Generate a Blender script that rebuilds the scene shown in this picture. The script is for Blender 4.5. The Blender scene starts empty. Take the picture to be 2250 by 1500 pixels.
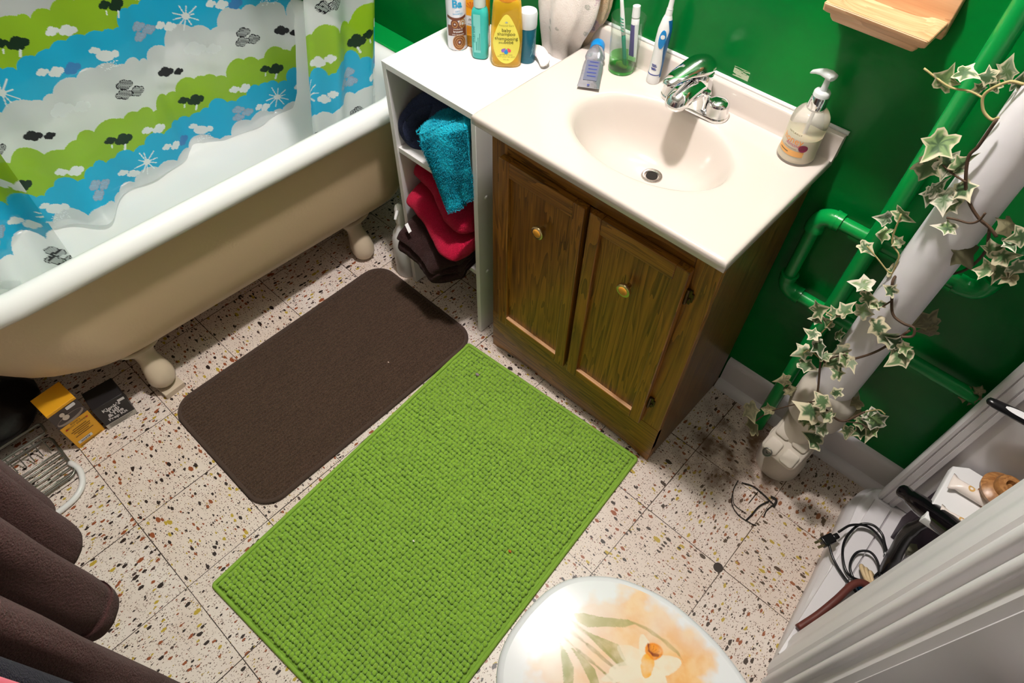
import bpy, bmesh, math, random
import numpy as np
from mathutils import Vector, Matrix, Quaternion, noise as mnoise

S = bpy.context.scene
COL = S.collection
PI = math.pi
rnd = random.Random(7)

# ------------------------------------------------------------------ camera, world, lamps, exposure
cam_data = bpy.data.cameras.new('camera')
cam = bpy.data.objects.new('camera', cam_data)
COL.objects.link(cam)
cam.matrix_world = Matrix((
    (0.7350358, -0.5522518, 0.3933704, 1.3255884),
    (0.6777481, 0.5817590, -0.4496821, 0.1526898),
    (0.0194910, 0.5971385, 0.8019013, 1.6359572),
    (0, 0, 0, 1)))
cam_data.sensor_width = 36.0
cam_data.lens = 36.0 * 1461.0 / 2250.0
cam_data.clip_start = 0.02
S.camera = cam

W = bpy.data.worlds.new('world')
S.world = W
W.use_nodes = True
W.node_tree.nodes['Background'].inputs[0].default_value = (1.0, 0.94, 0.93, 1)
W.node_tree.nodes['Background'].inputs[1].default_value = 0.07

def lamp(name, loc, power, radius, color):
    d = bpy.data.lights.new(name, 'POINT')
    d.energy = power
    d.shadow_soft_size = radius
    d.color = color
    o = bpy.data.objects.new(name, d)
    COL.objects.link(o)
    o.location = loc
    return o
lamp('vanity_lamp', (0.67, 0.91, 2.36), 120.0, 0.055, (1.0, 0.945, 0.92))

S.view_settings.view_transform = 'Standard'
S.view_settings.look = 'None'
S.view_settings.gamma = 1.0
S.view_settings.use_curve_mapping = False
S.view_settings.exposure = 0.0

# ------------------------------------------------------------------ mesh helpers
OFF = {}

def lin(h):
    if isinstance(h, str):
        h = h.lstrip('#')
        c = [int(h[i:i+2], 16)/255 for i in (0, 2, 4)]
    else:
        c = [x/255 for x in h]
    return tuple(x/12.92 if x <= 0.04045 else ((x+0.055)/1.055)**2.4 for x in c)

class MB:
    def __init__(self):
        self.v = []; self.f = []; self.m = []
    def add(self, vs, fs, mi=0):
        o = len(self.v)
        self.v += [tuple(v) for v in vs]
        for f in fs:
            self.f.append([i+o for i in f]); self.m.append(mi)
        return self
    def box(self, x0, x1, y0, y1, z0, z1, mi=0, fn=None):
        vs = [(x, y, z) for x in (x0, x1) for y in (y0, y1) for z in (z0, z1)]
        if fn: vs = [fn(*v) for v in vs]
        return self.add(vs, [(0,1,3,2),(4,6,7,5),(0,4,5,1),(2,3,7,6),(0,2,6,4),(1,5,7,3)], mi)
    def loft(self, loops, closed=True, cap0=True, cap1=True, mi=0):
        n = len(loops[0]); vs = []; fs = []
        for l in loops: vs += list(l)
        for a in range(len(loops)-1):
            for i in range(n if closed else n-1):
                j = (i+1) % n
                fs.append((a*n+i, a*n+j, (a+1)*n+j, (a+1)*n+i))
        if cap0: fs.append(tuple(reversed(range(n))))
        if cap1: fs.append(tuple((len(loops)-1)*n+i for i in range(n)))
        return self.add(vs, fs, mi)
    def lathe(self, prof, cx=0, cy=0, z0=0, n=32, mi=0, fn=None, sx=1, sy=1):
        loops = []
        for r, z in prof:
            r = max(r, 1e-5)
            l = [(cx+sx*r*math.cos(2*PI*i/n), cy+sy*r*math.sin(2*PI*i/n), z0+z) for i in range(n)]
            if fn: l = [fn(*p) for p in l]
            loops.append(l)
        return self.loft(loops, mi=mi)
    def tube(self, pts, r, n=10, mi=0, cap=True, flat=1.0):
        pts = [Vector(p) for p in pts]
        rs = r if isinstance(r, (list, tuple)) else [r]*len(pts)
        loops = []; up = None
        for i, p in enumerate(pts):
            t = (pts[min(i+1, len(pts)-1)]-pts[max(i-1, 0)]).normalized()
            if up is None:
                up = Vector((0, 0, 1)) if abs(t.z) < .9 else Vector((0, 1, 0))
            a = t.cross(up).normalized(); b = a.cross(t).normalized(); up = b
            loops.append([tuple(p+a*rs[i]*math.cos(2*PI*k/n)+b*rs[i]*flat*math.sin(2*PI*k/n)) for k in range(n)])
        return self.loft(loops, cap0=cap, cap1=cap, mi=mi)
    def prism(self, poly, y0, y1, mi=0, fn=None):
        # polygon in (x,z), extruded along y
        a = [(x, y0, z) for x, z in poly]; b = [(x, y1, z) for x, z in poly]
        if fn: a = [fn(*p) for p in a]; b = [fn(*p) for p in b]
        return self.loft([a, b], mi=mi)
    def sphere(self, c, r, n=20, m=12, mi=0, s=(1, 1, 1), fn=None):
        loops = []
        for k in range(m+1):
            t = PI*k/m
            rr = max(math.sin(t), 1e-4)
            l = [(c[0]+s[0]*r*rr*math.cos(2*PI*i/n), c[1]+s[1]*r*rr*math.sin(2*PI*i/n), c[2]-s[2]*r*math.cos(t)) for i in range(n)]
            if fn: l = [fn(*p) for p in l]
            loops.append(l)
        return self.loft(loops, mi=mi)
    def build(self, name, mats, parent=None, smooth=True, angle=40, bevel=0, seg=2, sub=0, label=None):
        me = bpy.data.meshes.new(name)
        off = OFF.get(parent.name, Vector((0, 0, 0))) if parent else Vector((0, 0, 0))
        me.from_pydata([tuple(Vector(v)-off) for v in self.v], [], self.f)
        if not isinstance(mats, (list, tuple)): mats = [mats]
        for m in mats: me.materials.append(m)
        if len(mats) > 1:
            me.polygons.foreach_set('material_index', self.m)
        bm = bmesh.new(); bm.from_mesh(me)
        bmesh.ops.recalc_face_normals(bm, faces=bm.faces)
        bm.to_mesh(me); bm.free()
        return finish(name, me, parent, off, smooth, angle, bevel, seg, sub, label)

def finish(name, me, parent, off, smooth=True, angle=40, bevel=0, seg=2, sub=0, label=None):
    if smooth:
        me.polygons.foreach_set('use_smooth', [True]*len(me.polygons))
        if angle < 180: me.set_sharp_from_angle(angle=math.radians(angle))
    me.update()
    o = bpy.data.objects.new(name, me)
    COL.objects.link(o)
    if parent:
        o.parent = parent; OFF[o.name] = off
    else:
        OFF[o.name] = Vector((0, 0, 0))
    if bevel:
        b = o.modifiers.new('bevel', 'BEVEL'); b.width = bevel; b.segments = seg; b.limit_method = 'ANGLE'; b.angle_limit = math.radians(35)
        b.harden_normals = False
    if sub:
        s = o.modifiers.new('sub', 'SUBSURF'); s.levels = sub; s.render_levels = sub
    if label: o['label'] = label
    return o

def thing(name, label, cat, loc, group=None):
    o = bpy.data.objects.new(name, None)
    o.empty_display_size = .05
    COL.objects.link(o)
    o.location = loc
    OFF[o.name] = Vector(loc)
    o['label'] = label; o['category'] = cat
    if group: o['group'] = group
    return o

def tag(o, label, cat, group=None, kind=None):
    o['label'] = label; o['category'] = cat
    if group: o['group'] = group
    if kind: o['kind'] = kind
    return o

def struct(o):
    o['kind'] = 'structure'
    return o

def grid_obj(name, P, mat, parent=None, colr=None, wrap=False, thick=0, label=None):
    nv, nu, _ = P.shape
    idx = np.arange(nv*nu).reshape(nv, nu)
    if wrap:
        r = np.roll(idx, -1, 1); a, b = idx[:-1], r[:-1]; c, d = r[1:], idx[1:]
    else:
        a, b, c, d = idx[:-1, :-1], idx[:-1, 1:], idx[1:, 1:], idx[1:, :-1]
    F = np.stack([a, b, c, d], -1).reshape(-1, 4)
    off = OFF.get(parent.name, Vector((0, 0, 0))) if parent else Vector((0, 0, 0))
    Q = (P.reshape(-1, 3)-np.array(off)).astype(np.float32)
    me = bpy.data.meshes.new(name)
    me.vertices.add(len(Q)); me.vertices.foreach_set('co', Q.ravel())
    me.loops.add(F.size); me.loops.foreach_set('vertex_index', F.ravel().astype(np.int32))
    me.polygons.add(len(F)); me.polygons.foreach_set('loop_start', np.arange(0, F.size, 4, dtype=np.int32))
    me.update(calc_edges=True); me.validate()
    if colr is not None:
        at = me.color_attributes.new('print', 'FLOAT_COLOR', 'POINT')
        at.data.foreach_set('color', colr.reshape(-1).astype(np.float32))
    me.materials.append(mat)
    o = finish(name, me, parent, off, True, 180, label=label)
    if thick:
        s = o.modifiers.new('solid', 'SOLIDIFY'); s.thickness = thick; s.offset = -1
    return o

def bez(pts, n=8):
    """Catmull-Rom through pts"""
    P = [Vector(p) for p in pts]
    P = [P[0]*2-P[1]]+P+[P[-1]*2-P[-2]]
    out = []
    for i in range(1, len(P)-2):
        for k in range(n):
            t = k/n
            a, b, c, d = P[i-1], P[i], P[i+1], P[i+2]
            out.append(0.5*((2*b)+(c-a)*t+(2*a-5*b+4*c-d)*t*t+(3*b-a-3*c+d)*t**3))
    out.append(P[-2])
    return out

_font_cache = {}
def text_into(mb, s, size, fn, mi=0, align='CENTER', xs=1.0, bold=0.0, shear=0.0):
    key = (s, align, bold, shear)
    if key not in _font_cache:
        cu = bpy.data.curves.new('txt', 'FONT'); cu.body = s; cu.align_x = align; cu.size = 1.0; cu.resolution_u = 3
        cu.offset = bold; cu.shear = shear
        to = bpy.data.objects.new('txt', cu); COL.objects.link(to)
        dg = bpy.context.evaluated_depsgraph_get()
        me = bpy.data.meshes.new_from_object(to.evaluated_get(dg))
        _font_cache[key] = ([tuple(v.co) for v in me.vertices], [tuple(p.vertices) for p in me.polygons])
        bpy.data.objects.remove(to); bpy.data.meshes.remove(me); bpy.data.curves.remove(cu)
    vs, fs = _font_cache[key]
    mb.add([fn(x*size*xs, y*size) for x, y, z in vs], fs, mi)

def rrect(x0, x1, y0, y1, r, k=6, z=None):
    """rounded rectangle loop, r = radius or 4 radii (x1y1, x0y1, x0y0, x1y0)"""
    r = [r]*4 if not isinstance(r, (list, tuple)) else r
    out = []
    for (cx, cy, a0, rr) in ((x1-r[0], y1-r[0], 0, r[0]), (x0+r[1], y1-r[1], PI/2, r[1]), (x0+r[2], y0+r[2], PI, r[2]), (x1-r[3], y0+r[3], 1.5*PI, r[3])):
        for i in range(k+1):
            a = a0+PI/2*i/k
            p = (cx+rr*math.cos(a), cy+rr*math.sin(a))
            out.append(p if z is None else (p[0], p[1], z))
    return out

# ------------------------------------------------------------------ materials
def nmat(name):
    m = bpy.data.materials.new(name); m.use_nodes = True
    nt = m.node_tree; b = nt.nodes['Principled BSDF']
    return m, nt, b

def pmat(name, col, rough=.5, metal=0, spec=.5, coat=0, trans=0, ior=1.45, bump=0, bscale=200, var=0, vscale=8, sheen=0, sss=0):
    m, nt, b = nmat(name)
    col = lin(col) if not (isinstance(col, tuple) and max(col) <= 1) else col
    b.inputs['Base Color'].default_value = (*col[:3], 1)
    b.inputs['Roughness'].default_value = rough
    b.inputs['Metallic'].default_value = metal
    b.inputs['Specular IOR Level'].default_value = spec
    b.inputs['Coat Weight'].default_value = coat
    b.inputs['Transmission Weight'].default_value = trans
    b.inputs['IOR'].default_value = ior
    b.inputs['Sheen Weight'].default_value = sheen
    if sss:
        b.inputs['Subsurface Weight'].default_value = sss; b.inputs['Subsurface Radius'].default_value = (.01, .008, .006)
    if bump or var:
        tc = nt.nodes.new('ShaderNodeTexCoord')
    if bump:
        n = nt.nodes.new('ShaderNodeTexNoise'); n.inputs['Scale'].default_value = bscale; n.inputs['Detail'].default_value = 4
        bp = nt.nodes.new('ShaderNodeBump'); bp.inputs['Strength'].default_value = bump; bp.inputs['Distance'].default_value = .003
        nt.links.new(tc.outputs['Object'], n.inputs['Vector']); nt.links.new(n.outputs['Fac'], bp.inputs['Height'])
        nt.links.new(bp.outputs['Normal'], b.inputs['Normal'])
    if var:
        n2 = nt.nodes.new('ShaderNodeTexNoise'); n2.inputs['Scale'].default_value = vscale; n2.inputs['Detail'].default_value = 5
        nt.links.new(tc.outputs['Object'], n2.inputs['Vector'])
        mx = nt.nodes.new('ShaderNodeMix'); mx.data_type = 'RGBA'
        mx.inputs[6].default_value = (*[c*(1-var) for c in col[:3]], 1); mx.inputs[7].default_value = (*[min(1, c*(1+var)) for c in col[:3]], 1)
        nt.links.new(n2.outputs['Fac'], mx.inputs[0]); nt.links.new(mx.outputs[2], b.inputs['Base Color'])
    return m

def ramp(nt, stops, interp='LINEAR'):
    r = nt.nodes.new('ShaderNodeValToRGB'); r.color_ramp.interpolation = interp
    e = r.color_ramp.elements
    e[0].position, e[0].color = stops[0][0], (*stops[0][1], 1)
    e[1].position, e[1].color = stops[1][0], (*stops[1][1], 1)
    for p, c in stops[2:]:
        x = e.new(p); x.color = (*c, 1)
    return r

def mth(nt, op, a, b=None, clamp=False):
    n = nt.nodes.new('ShaderNodeMath'); n.operation = op; n.use_clamp = clamp
    for i, v in enumerate((a, b)):
        if v is None: continue
        if isinstance(v, (int, float)): n.inputs[i].default_value = v
        else: nt.links.new(v, n.inputs[i])
    return n.outputs[0]

def mixc(nt, fac, a, b):
    n = nt.nodes.new('ShaderNodeMix'); n.data_type = 'RGBA'
    for i, v in ((0, fac), (6, a), (7, b)):
        if isinstance(v, (tuple, list)): n.inputs[i].default_value = (*v[:3], 1)
        elif isinstance(v, (int, float)): n.inputs[i].default_value = v
        else: nt.links.new(v, n.inputs[i])
    return n.outputs[2]

def wood(name, axis, dark, light, rough=.35, scale=1.0):
    m, nt, b = nmat(name)
    tc = nt.nodes.new('ShaderNodeTexCoord'); mp = nt.nodes.new('ShaderNodeMapping')
    sc = [16*scale]*3; sc[axis] = 1.1*scale
    mp.inputs['Scale'].default_value = sc
    nt.links.new(tc.outputs['Object'], mp.inputs['Vector'])
    n1 = nt.nodes.new('ShaderNodeTexNoise'); n1.inputs['Scale'].default_value = 1.6; n1.inputs['Detail'].default_value = 3; n1.inputs['Distortion'].default_value = .6
    nt.links.new(mp.outputs[0], n1.inputs['Vector'])
    w = mth(nt, 'FRACT', mth(nt, 'MULTIPLY', n1.outputs['Fac'], 9.0))
    mp2 = nt.nodes.new('ShaderNodeMapping'); s2 = [220*scale]*3; s2[axis] = 6*scale
    mp2.inputs['Scale'].default_value = s2
    nt.links.new(tc.outputs['Object'], mp2.inputs['Vector'])
    n2 = nt.nodes.new('ShaderNodeTexNoise'); n2.inputs['Scale'].default_value = 1; n2.inputs['Detail'].default_value = 2
    nt.links.new(mp2.outputs[0], n2.inputs['Vector'])
    f = mth(nt, 'ADD', mth(nt, 'MULTIPLY', w, .5), mth(nt, 'MULTIPLY', n2.outputs['Fac'], .75))
    r = ramp(nt, [(.25, lin(dark)), (.9, lin(light))])
    nt.links.new(f, r.inputs[0]); nt.links.new(r.outputs[0], b.inputs['Base Color'])
    b.inputs['Roughness'].default_value = rough
    bp = nt.nodes.new('ShaderNodeBump'); bp.inputs['Strength'].default_value = .25; bp.inputs['Distance'].default_value = .001
    nt.links.new(n2.outputs['Fac'], bp.inputs['Height']); nt.links.new(bp.outputs[0], b.inputs['Normal'])
    return m

def attr_mat(name, rough=.5, spec=.5, alpha=False, transl=0, bump=0, coat=0, noise=0):
    m, nt, b = nmat(name)
    at = nt.nodes.new('ShaderNodeAttribute'); at.attribute_name = 'print'
    nt.links.new(at.outputs['Color'], b.inputs['Base Color'])
    b.inputs['Roughness'].default_value = rough; b.inputs['Specular IOR Level'].default_value = spec; b.inputs['Coat Weight'].default_value = coat
    out = nt.nodes['Material Output']; sh = b.outputs[0]
    if transl:
        tr = nt.nodes.new('ShaderNodeBsdfTranslucent'); nt.links.new(at.outputs['Color'], tr.inputs['Color'])
        mx = nt.nodes.new('ShaderNodeMixShader'); mx.inputs[0].default_value = transl
        nt.links.new(sh, mx.inputs[1]); nt.links.new(tr.outputs[0], mx.inputs[2]); sh = mx.outputs[0]
    if alpha:
        tp = nt.nodes.new('ShaderNodeBsdfTransparent'); mx = nt.nodes.new('ShaderNodeMixShader')
        nt.links.new(at.outputs['Alpha'], mx.inputs[0]); nt.links.new(tp.outputs[0], mx.inputs[1]); nt.links.new(sh, mx.inputs[2]); sh = mx.outputs[0]
    nt.links.new(sh, out.inputs['Surface'])
    if bump:
        tc = nt.nodes.new('ShaderNodeTexCoord')
        n = nt.nodes.new('ShaderNodeTexNoise'); n.inputs['Scale'].default_value = 500
        bp = nt.nodes.new('ShaderNodeBump'); bp.inputs['Strength'].default_value = bump; bp.inputs['Distance'].default_value = .003
        nt.links.new(tc.outputs['Object'], n.inputs['Vector']); nt.links.new(n.outputs['Fac'], bp.inputs['Height']); nt.links.new(bp.outputs[0], b.inputs['Normal'])
    return m

def thin_clear(name, tint, dens=.12, rough=.03, body='#ffffff'):
    # thin clear plastic: mostly lets light straight through, with a glossy skin
    m, nt, b = nmat(name)
    b.inputs['Base Color'].default_value = (*lin(body), 1); b.inputs['Roughness'].default_value = rough
    tp = nt.nodes.new('ShaderNodeBsdfTransparent'); tp.inputs[0].default_value = (*lin(tint), 1)
    gl_ = nt.nodes.new('ShaderNodeBsdfGlossy'); gl_.inputs['Roughness'].default_value = rough
    m1 = nt.nodes.new('ShaderNodeMixShader'); m1.inputs[0].default_value = dens
    nt.links.new(tp.outputs[0], m1.inputs[1]); nt.links.new(b.outputs[0], m1.inputs[2])
    lw_ = nt.nodes.new('ShaderNodeLayerWeight'); lw_.inputs['Blend'].default_value = .5
    pw = nt.nodes.new('ShaderNodeMath'); pw.operation = 'POWER'; pw.inputs[1].default_value = 3.5; nt.links.new(lw_.outputs['Facing'], pw.inputs[0])
    lw = nt.nodes.new('ShaderNodeMath'); lw.operation = 'MULTIPLY_ADD'; lw.inputs[1].default_value = .40; lw.inputs[2].default_value = .012; nt.links.new(pw.outputs[0], lw.inputs[0])
    m2 = nt.nodes.new('ShaderNodeMixShader'); nt.links.new(lw.outputs[0], m2.inputs[0])
    nt.links.new(m1.outputs[0], m2.inputs[1]); nt.links.new(gl_.outputs[0], m2.inputs[2])
    nt.links.new(m2.outputs[0], nt.nodes['Material Output'].inputs['Surface'])
    return m

def terry(name, col, var=.35, bscale=450, bump=1.0):
    m = pmat(name, col, rough=.95, spec=.1, bump=bump, bscale=bscale, var=var, vscale=260, sheen=.06)
    return m

M = {}
M['white_lam'] = pmat('white_laminate', '#e9e7e6', .42)
M['enamel'] = pmat('white_enamel', '#f2f2f2', .12)
M['cream_paint'] = pmat('cream_paint', '#d9bf9b', .4, bump=.15, bscale=120)
M['foot_paint'] = pmat('foot_paint', '#cdbca3', .3, var=.08, vscale=20)
M['counter'] = pmat('cultured_marble', '#d3c8c0', .12, coat=.2)
M['chrome'] = pmat('chrome', '#e8e8ea', .05, metal=1)
M['white_plastic'] = pmat('white_plastic', '#e8e8e8', .35)
M['black_plastic'] = pmat('black_plastic', '#101012', .25)
M['white_paint'] = pmat('white_gloss_paint', '#dcd8da', .35, bump=.1, bscale=60)
M['pvc'] = pmat('white_painted_pipe', '#efebef', .4, bump=.25, bscale=35)
M['fitting'] = pmat('fitting_paint', '#cfc6b8', .4, bump=.12, bscale=50)
M['green_pipe'] = pmat('green_pipe_paint', '#06903f', .22, bump=.15, bscale=40)
M['porcelain'] = pmat('porcelain', '#d3d3d6', .08)
M['dark'] = pmat('dark_gap', '#17110c', .8)
M['brass'] = pmat('antique_brass', '#4a3c22', .35, metal=.9)
M['gold'] = pmat('polished_brass', '#c9b98a', .2, metal=1)
M['amber'] = pmat('amber_inlay', '#c98a2b', .3)
M['oak_v'] = wood('oak_vertical', 2, '#54320a', '#a46c22')
M['oak_h'] = wood('oak_horizontal', 0, '#54320a', '#a46c22')
M['lit_ledge_oak'] = wood('lit_ledge_oak', 0, '#c08a5c', '#e0b48a')  # paler oak with lamp light on the door ledges put into its colour
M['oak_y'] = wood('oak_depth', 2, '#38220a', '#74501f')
M['pine'] = wood('pine', 0, '#bb8a60', '#dcae84', .4, .8)
M['steel'] = pmat('dull_steel_wire', '#8c8c84', .35, metal=.8)

# ------------------------------------------------------------------ room shell
T = 0.2286
def floor_material():
    m, nt, b = nmat('terrazzo_tile')
    tc = nt.nodes.new('ShaderNodeTexCoord')
    P = tc.outputs['Object']
    sx = nt.nodes.new('ShaderNodeSeparateXYZ'); nt.links.new(P, sx.inputs[0])
    ux = mth(nt, 'DIVIDE', sx.outputs[0], T); uy = mth(nt, 'DIVIDE', sx.outputs[1], T)
    fx = mth(nt, 'FLOOR', ux); fy = mth(nt, 'FLOOR', uy)
    # each tile has its own random number: grain direction, chip offset, tone
    cmb = nt.nodes.new('ShaderNodeCombineXYZ'); nt.links.new(fx, cmb.inputs[0]); nt.links.new(fy, cmb.inputs[1])
    wn = nt.nodes.new('ShaderNodeTexWhiteNoise'); wn.noise_dimensions = '3D'; nt.links.new(cmb.outputs[0], wn.inputs['Vector'])
    dirf = mth(nt, 'GREATER_THAN', wn.outputs['Value'], .45)
    def stretched(s):
        a = nt.nodes.new('ShaderNodeVectorMath'); a.operation = 'MULTIPLY'; nt.links.new(P, a.inputs[0]); a.inputs[1].default_value = (1, 1/s, 1)
        c = nt.nodes.new('ShaderNodeVectorMath'); c.operation = 'MULTIPLY'; nt.links.new(P, c.inputs[0]); c.inputs[1].default_value = (1/s, 1, 1)
        mx = nt.nodes.new('ShaderNodeMix'); mx.data_type = 'VECTOR'
        nt.links.new(dirf, mx.inputs[0]); nt.links.new(a.outputs[0], mx.inputs[4]); nt.links.new(c.outputs[0], mx.inputs[5])
        ad = nt.nodes.new('ShaderNodeVectorMath'); ad.operation = 'ADD'; nt.links.new(mx.outputs[1], ad.inputs[0])
        sc = nt.nodes.new('ShaderNodeVectorMath'); sc.operation = 'SCALE'; nt.links.new(wn.outputs['Color'], sc.inputs[0]); sc.inputs['Scale'].default_value = 3.0
        nt.links.new(sc.outputs[0], ad.inputs[1])
        # wobble the outline so that chips are angular, not round
        n = nt.nodes.new('ShaderNodeTexNoise'); n.inputs['Scale'].default_value = 260; n.inputs['Detail'].default_value = 1
        nt.links.new(P, n.inputs['Vector'])
        s2 = nt.nodes.new('ShaderNodeVectorMath'); s2.operation = 'SCALE'; nt.links.new(n.outputs['Color'], s2.inputs[0]); s2.inputs['Scale'].default_value = .0032
        ad2 = nt.nodes.new('ShaderNodeVectorMath'); ad2.operation = 'ADD'; nt.links.new(ad.outputs[0], ad2.inputs[0]); nt.links.new(s2.outputs[0], ad2.inputs[1])
        return ad2.outputs[0]
    V = stretched(1.8)
    def chips(vec, scale, keep, rad, rand=1.0):
        v = nt.nodes.new('ShaderNodeTexVoronoi'); v.voronoi_dimensions = '2D'; v.inputs['Scale'].default_value = scale; v.inputs['Randomness'].default_value = rand
        nt.links.new(vec, v.inputs['Vector'])
        sp = nt.nodes.new('ShaderNodeSeparateColor'); nt.links.new(v.outputs['Color'], sp.inputs[0])
        k = mth(nt, 'LESS_THAN', sp.outputs[0], keep)
        rr = mth(nt, 'MULTIPLY', mth(nt, 'ADD', mth(nt, 'MULTIPLY', sp.outputs[1], .8), .35), rad)
        d = mth(nt, 'LESS_THAN', v.outputs['Distance'], rr)
        return mth(nt, 'MULTIPLY', k, d), sp.outputs[2]
    nb = nt.nodes.new('ShaderNodeTexNoise'); nb.inputs['Scale'].default_value = 9; nb.inputs['Detail'].default_value = 6; nt.links.new(P, nb.inputs['Vector'])
    base = ramp(nt, [(.3, lin('#dcccc2')), (.7, lin('#e8ddd6'))]); nt.links.new(nb.outputs['Fac'], base.inputs[0])
    tone = mixc(nt, mth(nt, 'MULTIPLY', wn.outputs['Value'], .45), base.outputs[0], lin('#dec9b8'))
    # fine speckle
    f1, c1 = chips(V, 320, .46, .28)
    col = mixc(nt, f1, tone, lin('#6e5040'))
    f1b, c1b = chips(V, 160, .26, .26)
    rb = ramp(nt, [(0, lin('#3c2a24')), (.55, lin('#7c4330')), (.8, lin('#a88a3a'))], 'CONSTANT'); nt.links.new(c1b, rb.inputs[0])
    col = mixc(nt, f1b, col, rb.outputs[0])
    # chips
    f2, c2 = chips(V, 104, .26, .36)
    r2 = ramp(nt, [(0, lin('#2c1e1a')), (.36, lin('#8e4a26')), (.68, lin('#b59a32')), (.92, lin('#4a3530'))], 'CONSTANT'); nt.links.new(c2, r2.inputs[0])
    col = mixc(nt, f2, col, r2.outputs[0])
    f3, c3 = chips(V, 66, .08, .32)
    r3 = ramp(nt, [(0, lin('#2c1e1a')), (.4, lin('#8e4a26')), (.72, lin('#b59a32'))], 'CONSTANT'); nt.links.new(c3, r3.inputs[0])
    col = mixc(nt, f3, col, r3.outputs[0])
    # tile joints
    def joint(u, wdt):
        a = mth(nt, 'ABSOLUTE', mth(nt, 'SUBTRACT', mth(nt, 'FRACT', mth(nt, 'ADD', u, .5)), .5))
        return mth(nt, 'LESS_THAN', a, wdt)
    nw = nt.nodes.new('ShaderNodeTexNoise'); nw.inputs['Scale'].default_value = 5; nt.links.new(P, nw.inputs['Vector'])
    jw = mth(nt, 'MULTIPLY', nw.outputs['Fac'], .0085)
    j = mth(nt, 'MAXIMUM', joint(ux, jw), joint(uy, jw))
    col = mixc(nt, j, col, lin('#3a2a22'))
    # rusty grime around the drain stack and along the back wall
    def blob(cx, cy, r, pw):
        dx = mth(nt, 'SUBTRACT', sx.outputs[0], cx); dy = mth(nt, 'SUBTRACT', sx.outputs[1], cy)
        d = mth(nt, 'SQRT', mth(nt, 'ADD', mth(nt, 'MULTIPLY', dx, dx), mth(nt, 'MULTIPLY', dy, dy)))
        return mth(nt, 'POWER', mth(nt, 'SUBTRACT', 1, mth(nt, 'DIVIDE', d, r), True), pw)
    ng = nt.nodes.new('ShaderNodeTexNoise'); ng.inputs['Scale'].default_value = 14; ng.inputs['Detail'].default_value = 6; nt.links.new(P, ng.inputs['Vector'])
    ngr = ramp(nt, [(.42, (0, 0, 0)), (.62, (1, 1, 1))]); nt.links.new(ng.outputs['Fac'], ngr.inputs[0])
    g = mth(nt, 'MULTIPLY', mth(nt, 'MULTIPLY', blob(1.24, 1.22, .19, .6), 1.3), ngr.outputs[0], True)
    col = mixc(nt, g, col, lin('#4a2c14'))
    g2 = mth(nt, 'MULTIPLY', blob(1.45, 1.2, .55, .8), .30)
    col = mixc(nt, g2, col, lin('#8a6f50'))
    # a chipped tile corner by the toilet
    hole = mth(nt, 'GREATER_THAN', mth(nt, 'ADD', blob(1.362, .910, .016, 1), mth(nt, 'MULTIPLY', ng.outputs['Fac'], .12)), .30)
    col = mixc(nt, hole, col, lin('#2b1d15'))
    nt.links.new(col, b.inputs['Base Color'])
    b.inputs['Roughness'].default_value = .42
    bp = nt.nodes.new('ShaderNodeBump'); bp.inputs['Strength'].default_value = .35; bp.inputs['Distance'].default_value = .001; bp.invert = True
    nt.links.new(j, bp.inputs['Height']); nt.links.new(bp.outputs[0], b.inputs['Normal'])
    return m
M['floor'] = floor_material()

def wall_material():
    m, nt, b = nmat('green_gloss_wall_paint')
    tc = nt.nodes.new('ShaderNodeTexCoord'); P = tc.outputs['Object']
    n = nt.nodes.new('ShaderNodeTexNoise'); n.inputs['Scale'].default_value = 3.5; n.inputs['Detail'].default_value = 5; nt.links.new(P, n.inputs['Vector'])
    r = ramp(nt, [(.35, lin('#006628')), (.7, lin('#007a2c'))]); nt.links.new(n.outputs['Fac'], r.inputs[0])
    # small chips and scrapes showing the pale undercoat
    v = nt.nodes.new('ShaderNodeTexVoronoi'); v.inputs['Scale'].default_value = 14; nt.links.new(P, v.inputs['Vector'])
    sp = nt.nodes.new('ShaderNodeSeparateColor'); nt.links.new(v.outputs['Color'], sp.inputs[0])
    chip = mth(nt, 'MULTIPLY', mth(nt, 'LESS_THAN', sp.outputs[0], .45), mth(nt, 'LESS_THAN', v.outputs['Distance'], mth(nt, 'MULTIPLY', sp.outputs[1], .034)))
    sx = nt.nodes.new('ShaderNodeSeparateXYZ'); nt.links.new(P, sx.inputs[0])
    def band(o, c, w): return mth(nt, 'LESS_THAN', mth(nt, 'ABSOLUTE', mth(nt, 'SUBTRACT', o, c)), w)
    mp = nt.nodes.new('ShaderNodeMapping'); mp.inputs['Scale'].default_value = (25, 25, 200); nt.links.new(P, mp.inputs['Vector'])
    ns = nt.nodes.new('ShaderNodeTexNoise'); ns.inputs['Scale'].default_value = 1.5; ns.inputs['Detail'].default_value = 4; nt.links.new(mp.outputs[0], ns.inputs['Vector'])
    scuff = mth(nt, 'MULTIPLY', mth(nt, 'MULTIPLY', band(sx.outputs[0], .835, .018), band(sx.outputs[2], .885, .010)), mth(nt, 'GREATER_THAN', ns.outputs['Fac'], .45))
    col = mixc(nt, mth(nt, 'MAXIMUM', chip, scuff), r.outputs[0], lin('#b9c4a4'))
    nt.links.new(col, b.inputs['Base Color'])
    b.inputs['Roughness'].default_value = .25; b.inputs['Specular IOR Level'].default_value = .2
    n3 = nt.nodes.new('ShaderNodeTexNoise'); n3.inputs['Scale'].default_value = 16; n3.inputs['Detail'].default_value = 3; nt.links.new(P, n3.inputs['Vector'])
    bp = nt.nodes.new('ShaderNodeBump'); bp.inputs['Strength'].default_value = .25; bp.inputs['Distance'].default_value = .01
    nt.links.new(n3.outputs['Fac'], bp.inputs['Height']); nt.links.new(bp.outputs[0], b.inputs['Normal'])
    return m
M['wall'] = wall_material()
M['pale_wall'] = pmat('pale_wall_paint', '#857c74', .6)
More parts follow.
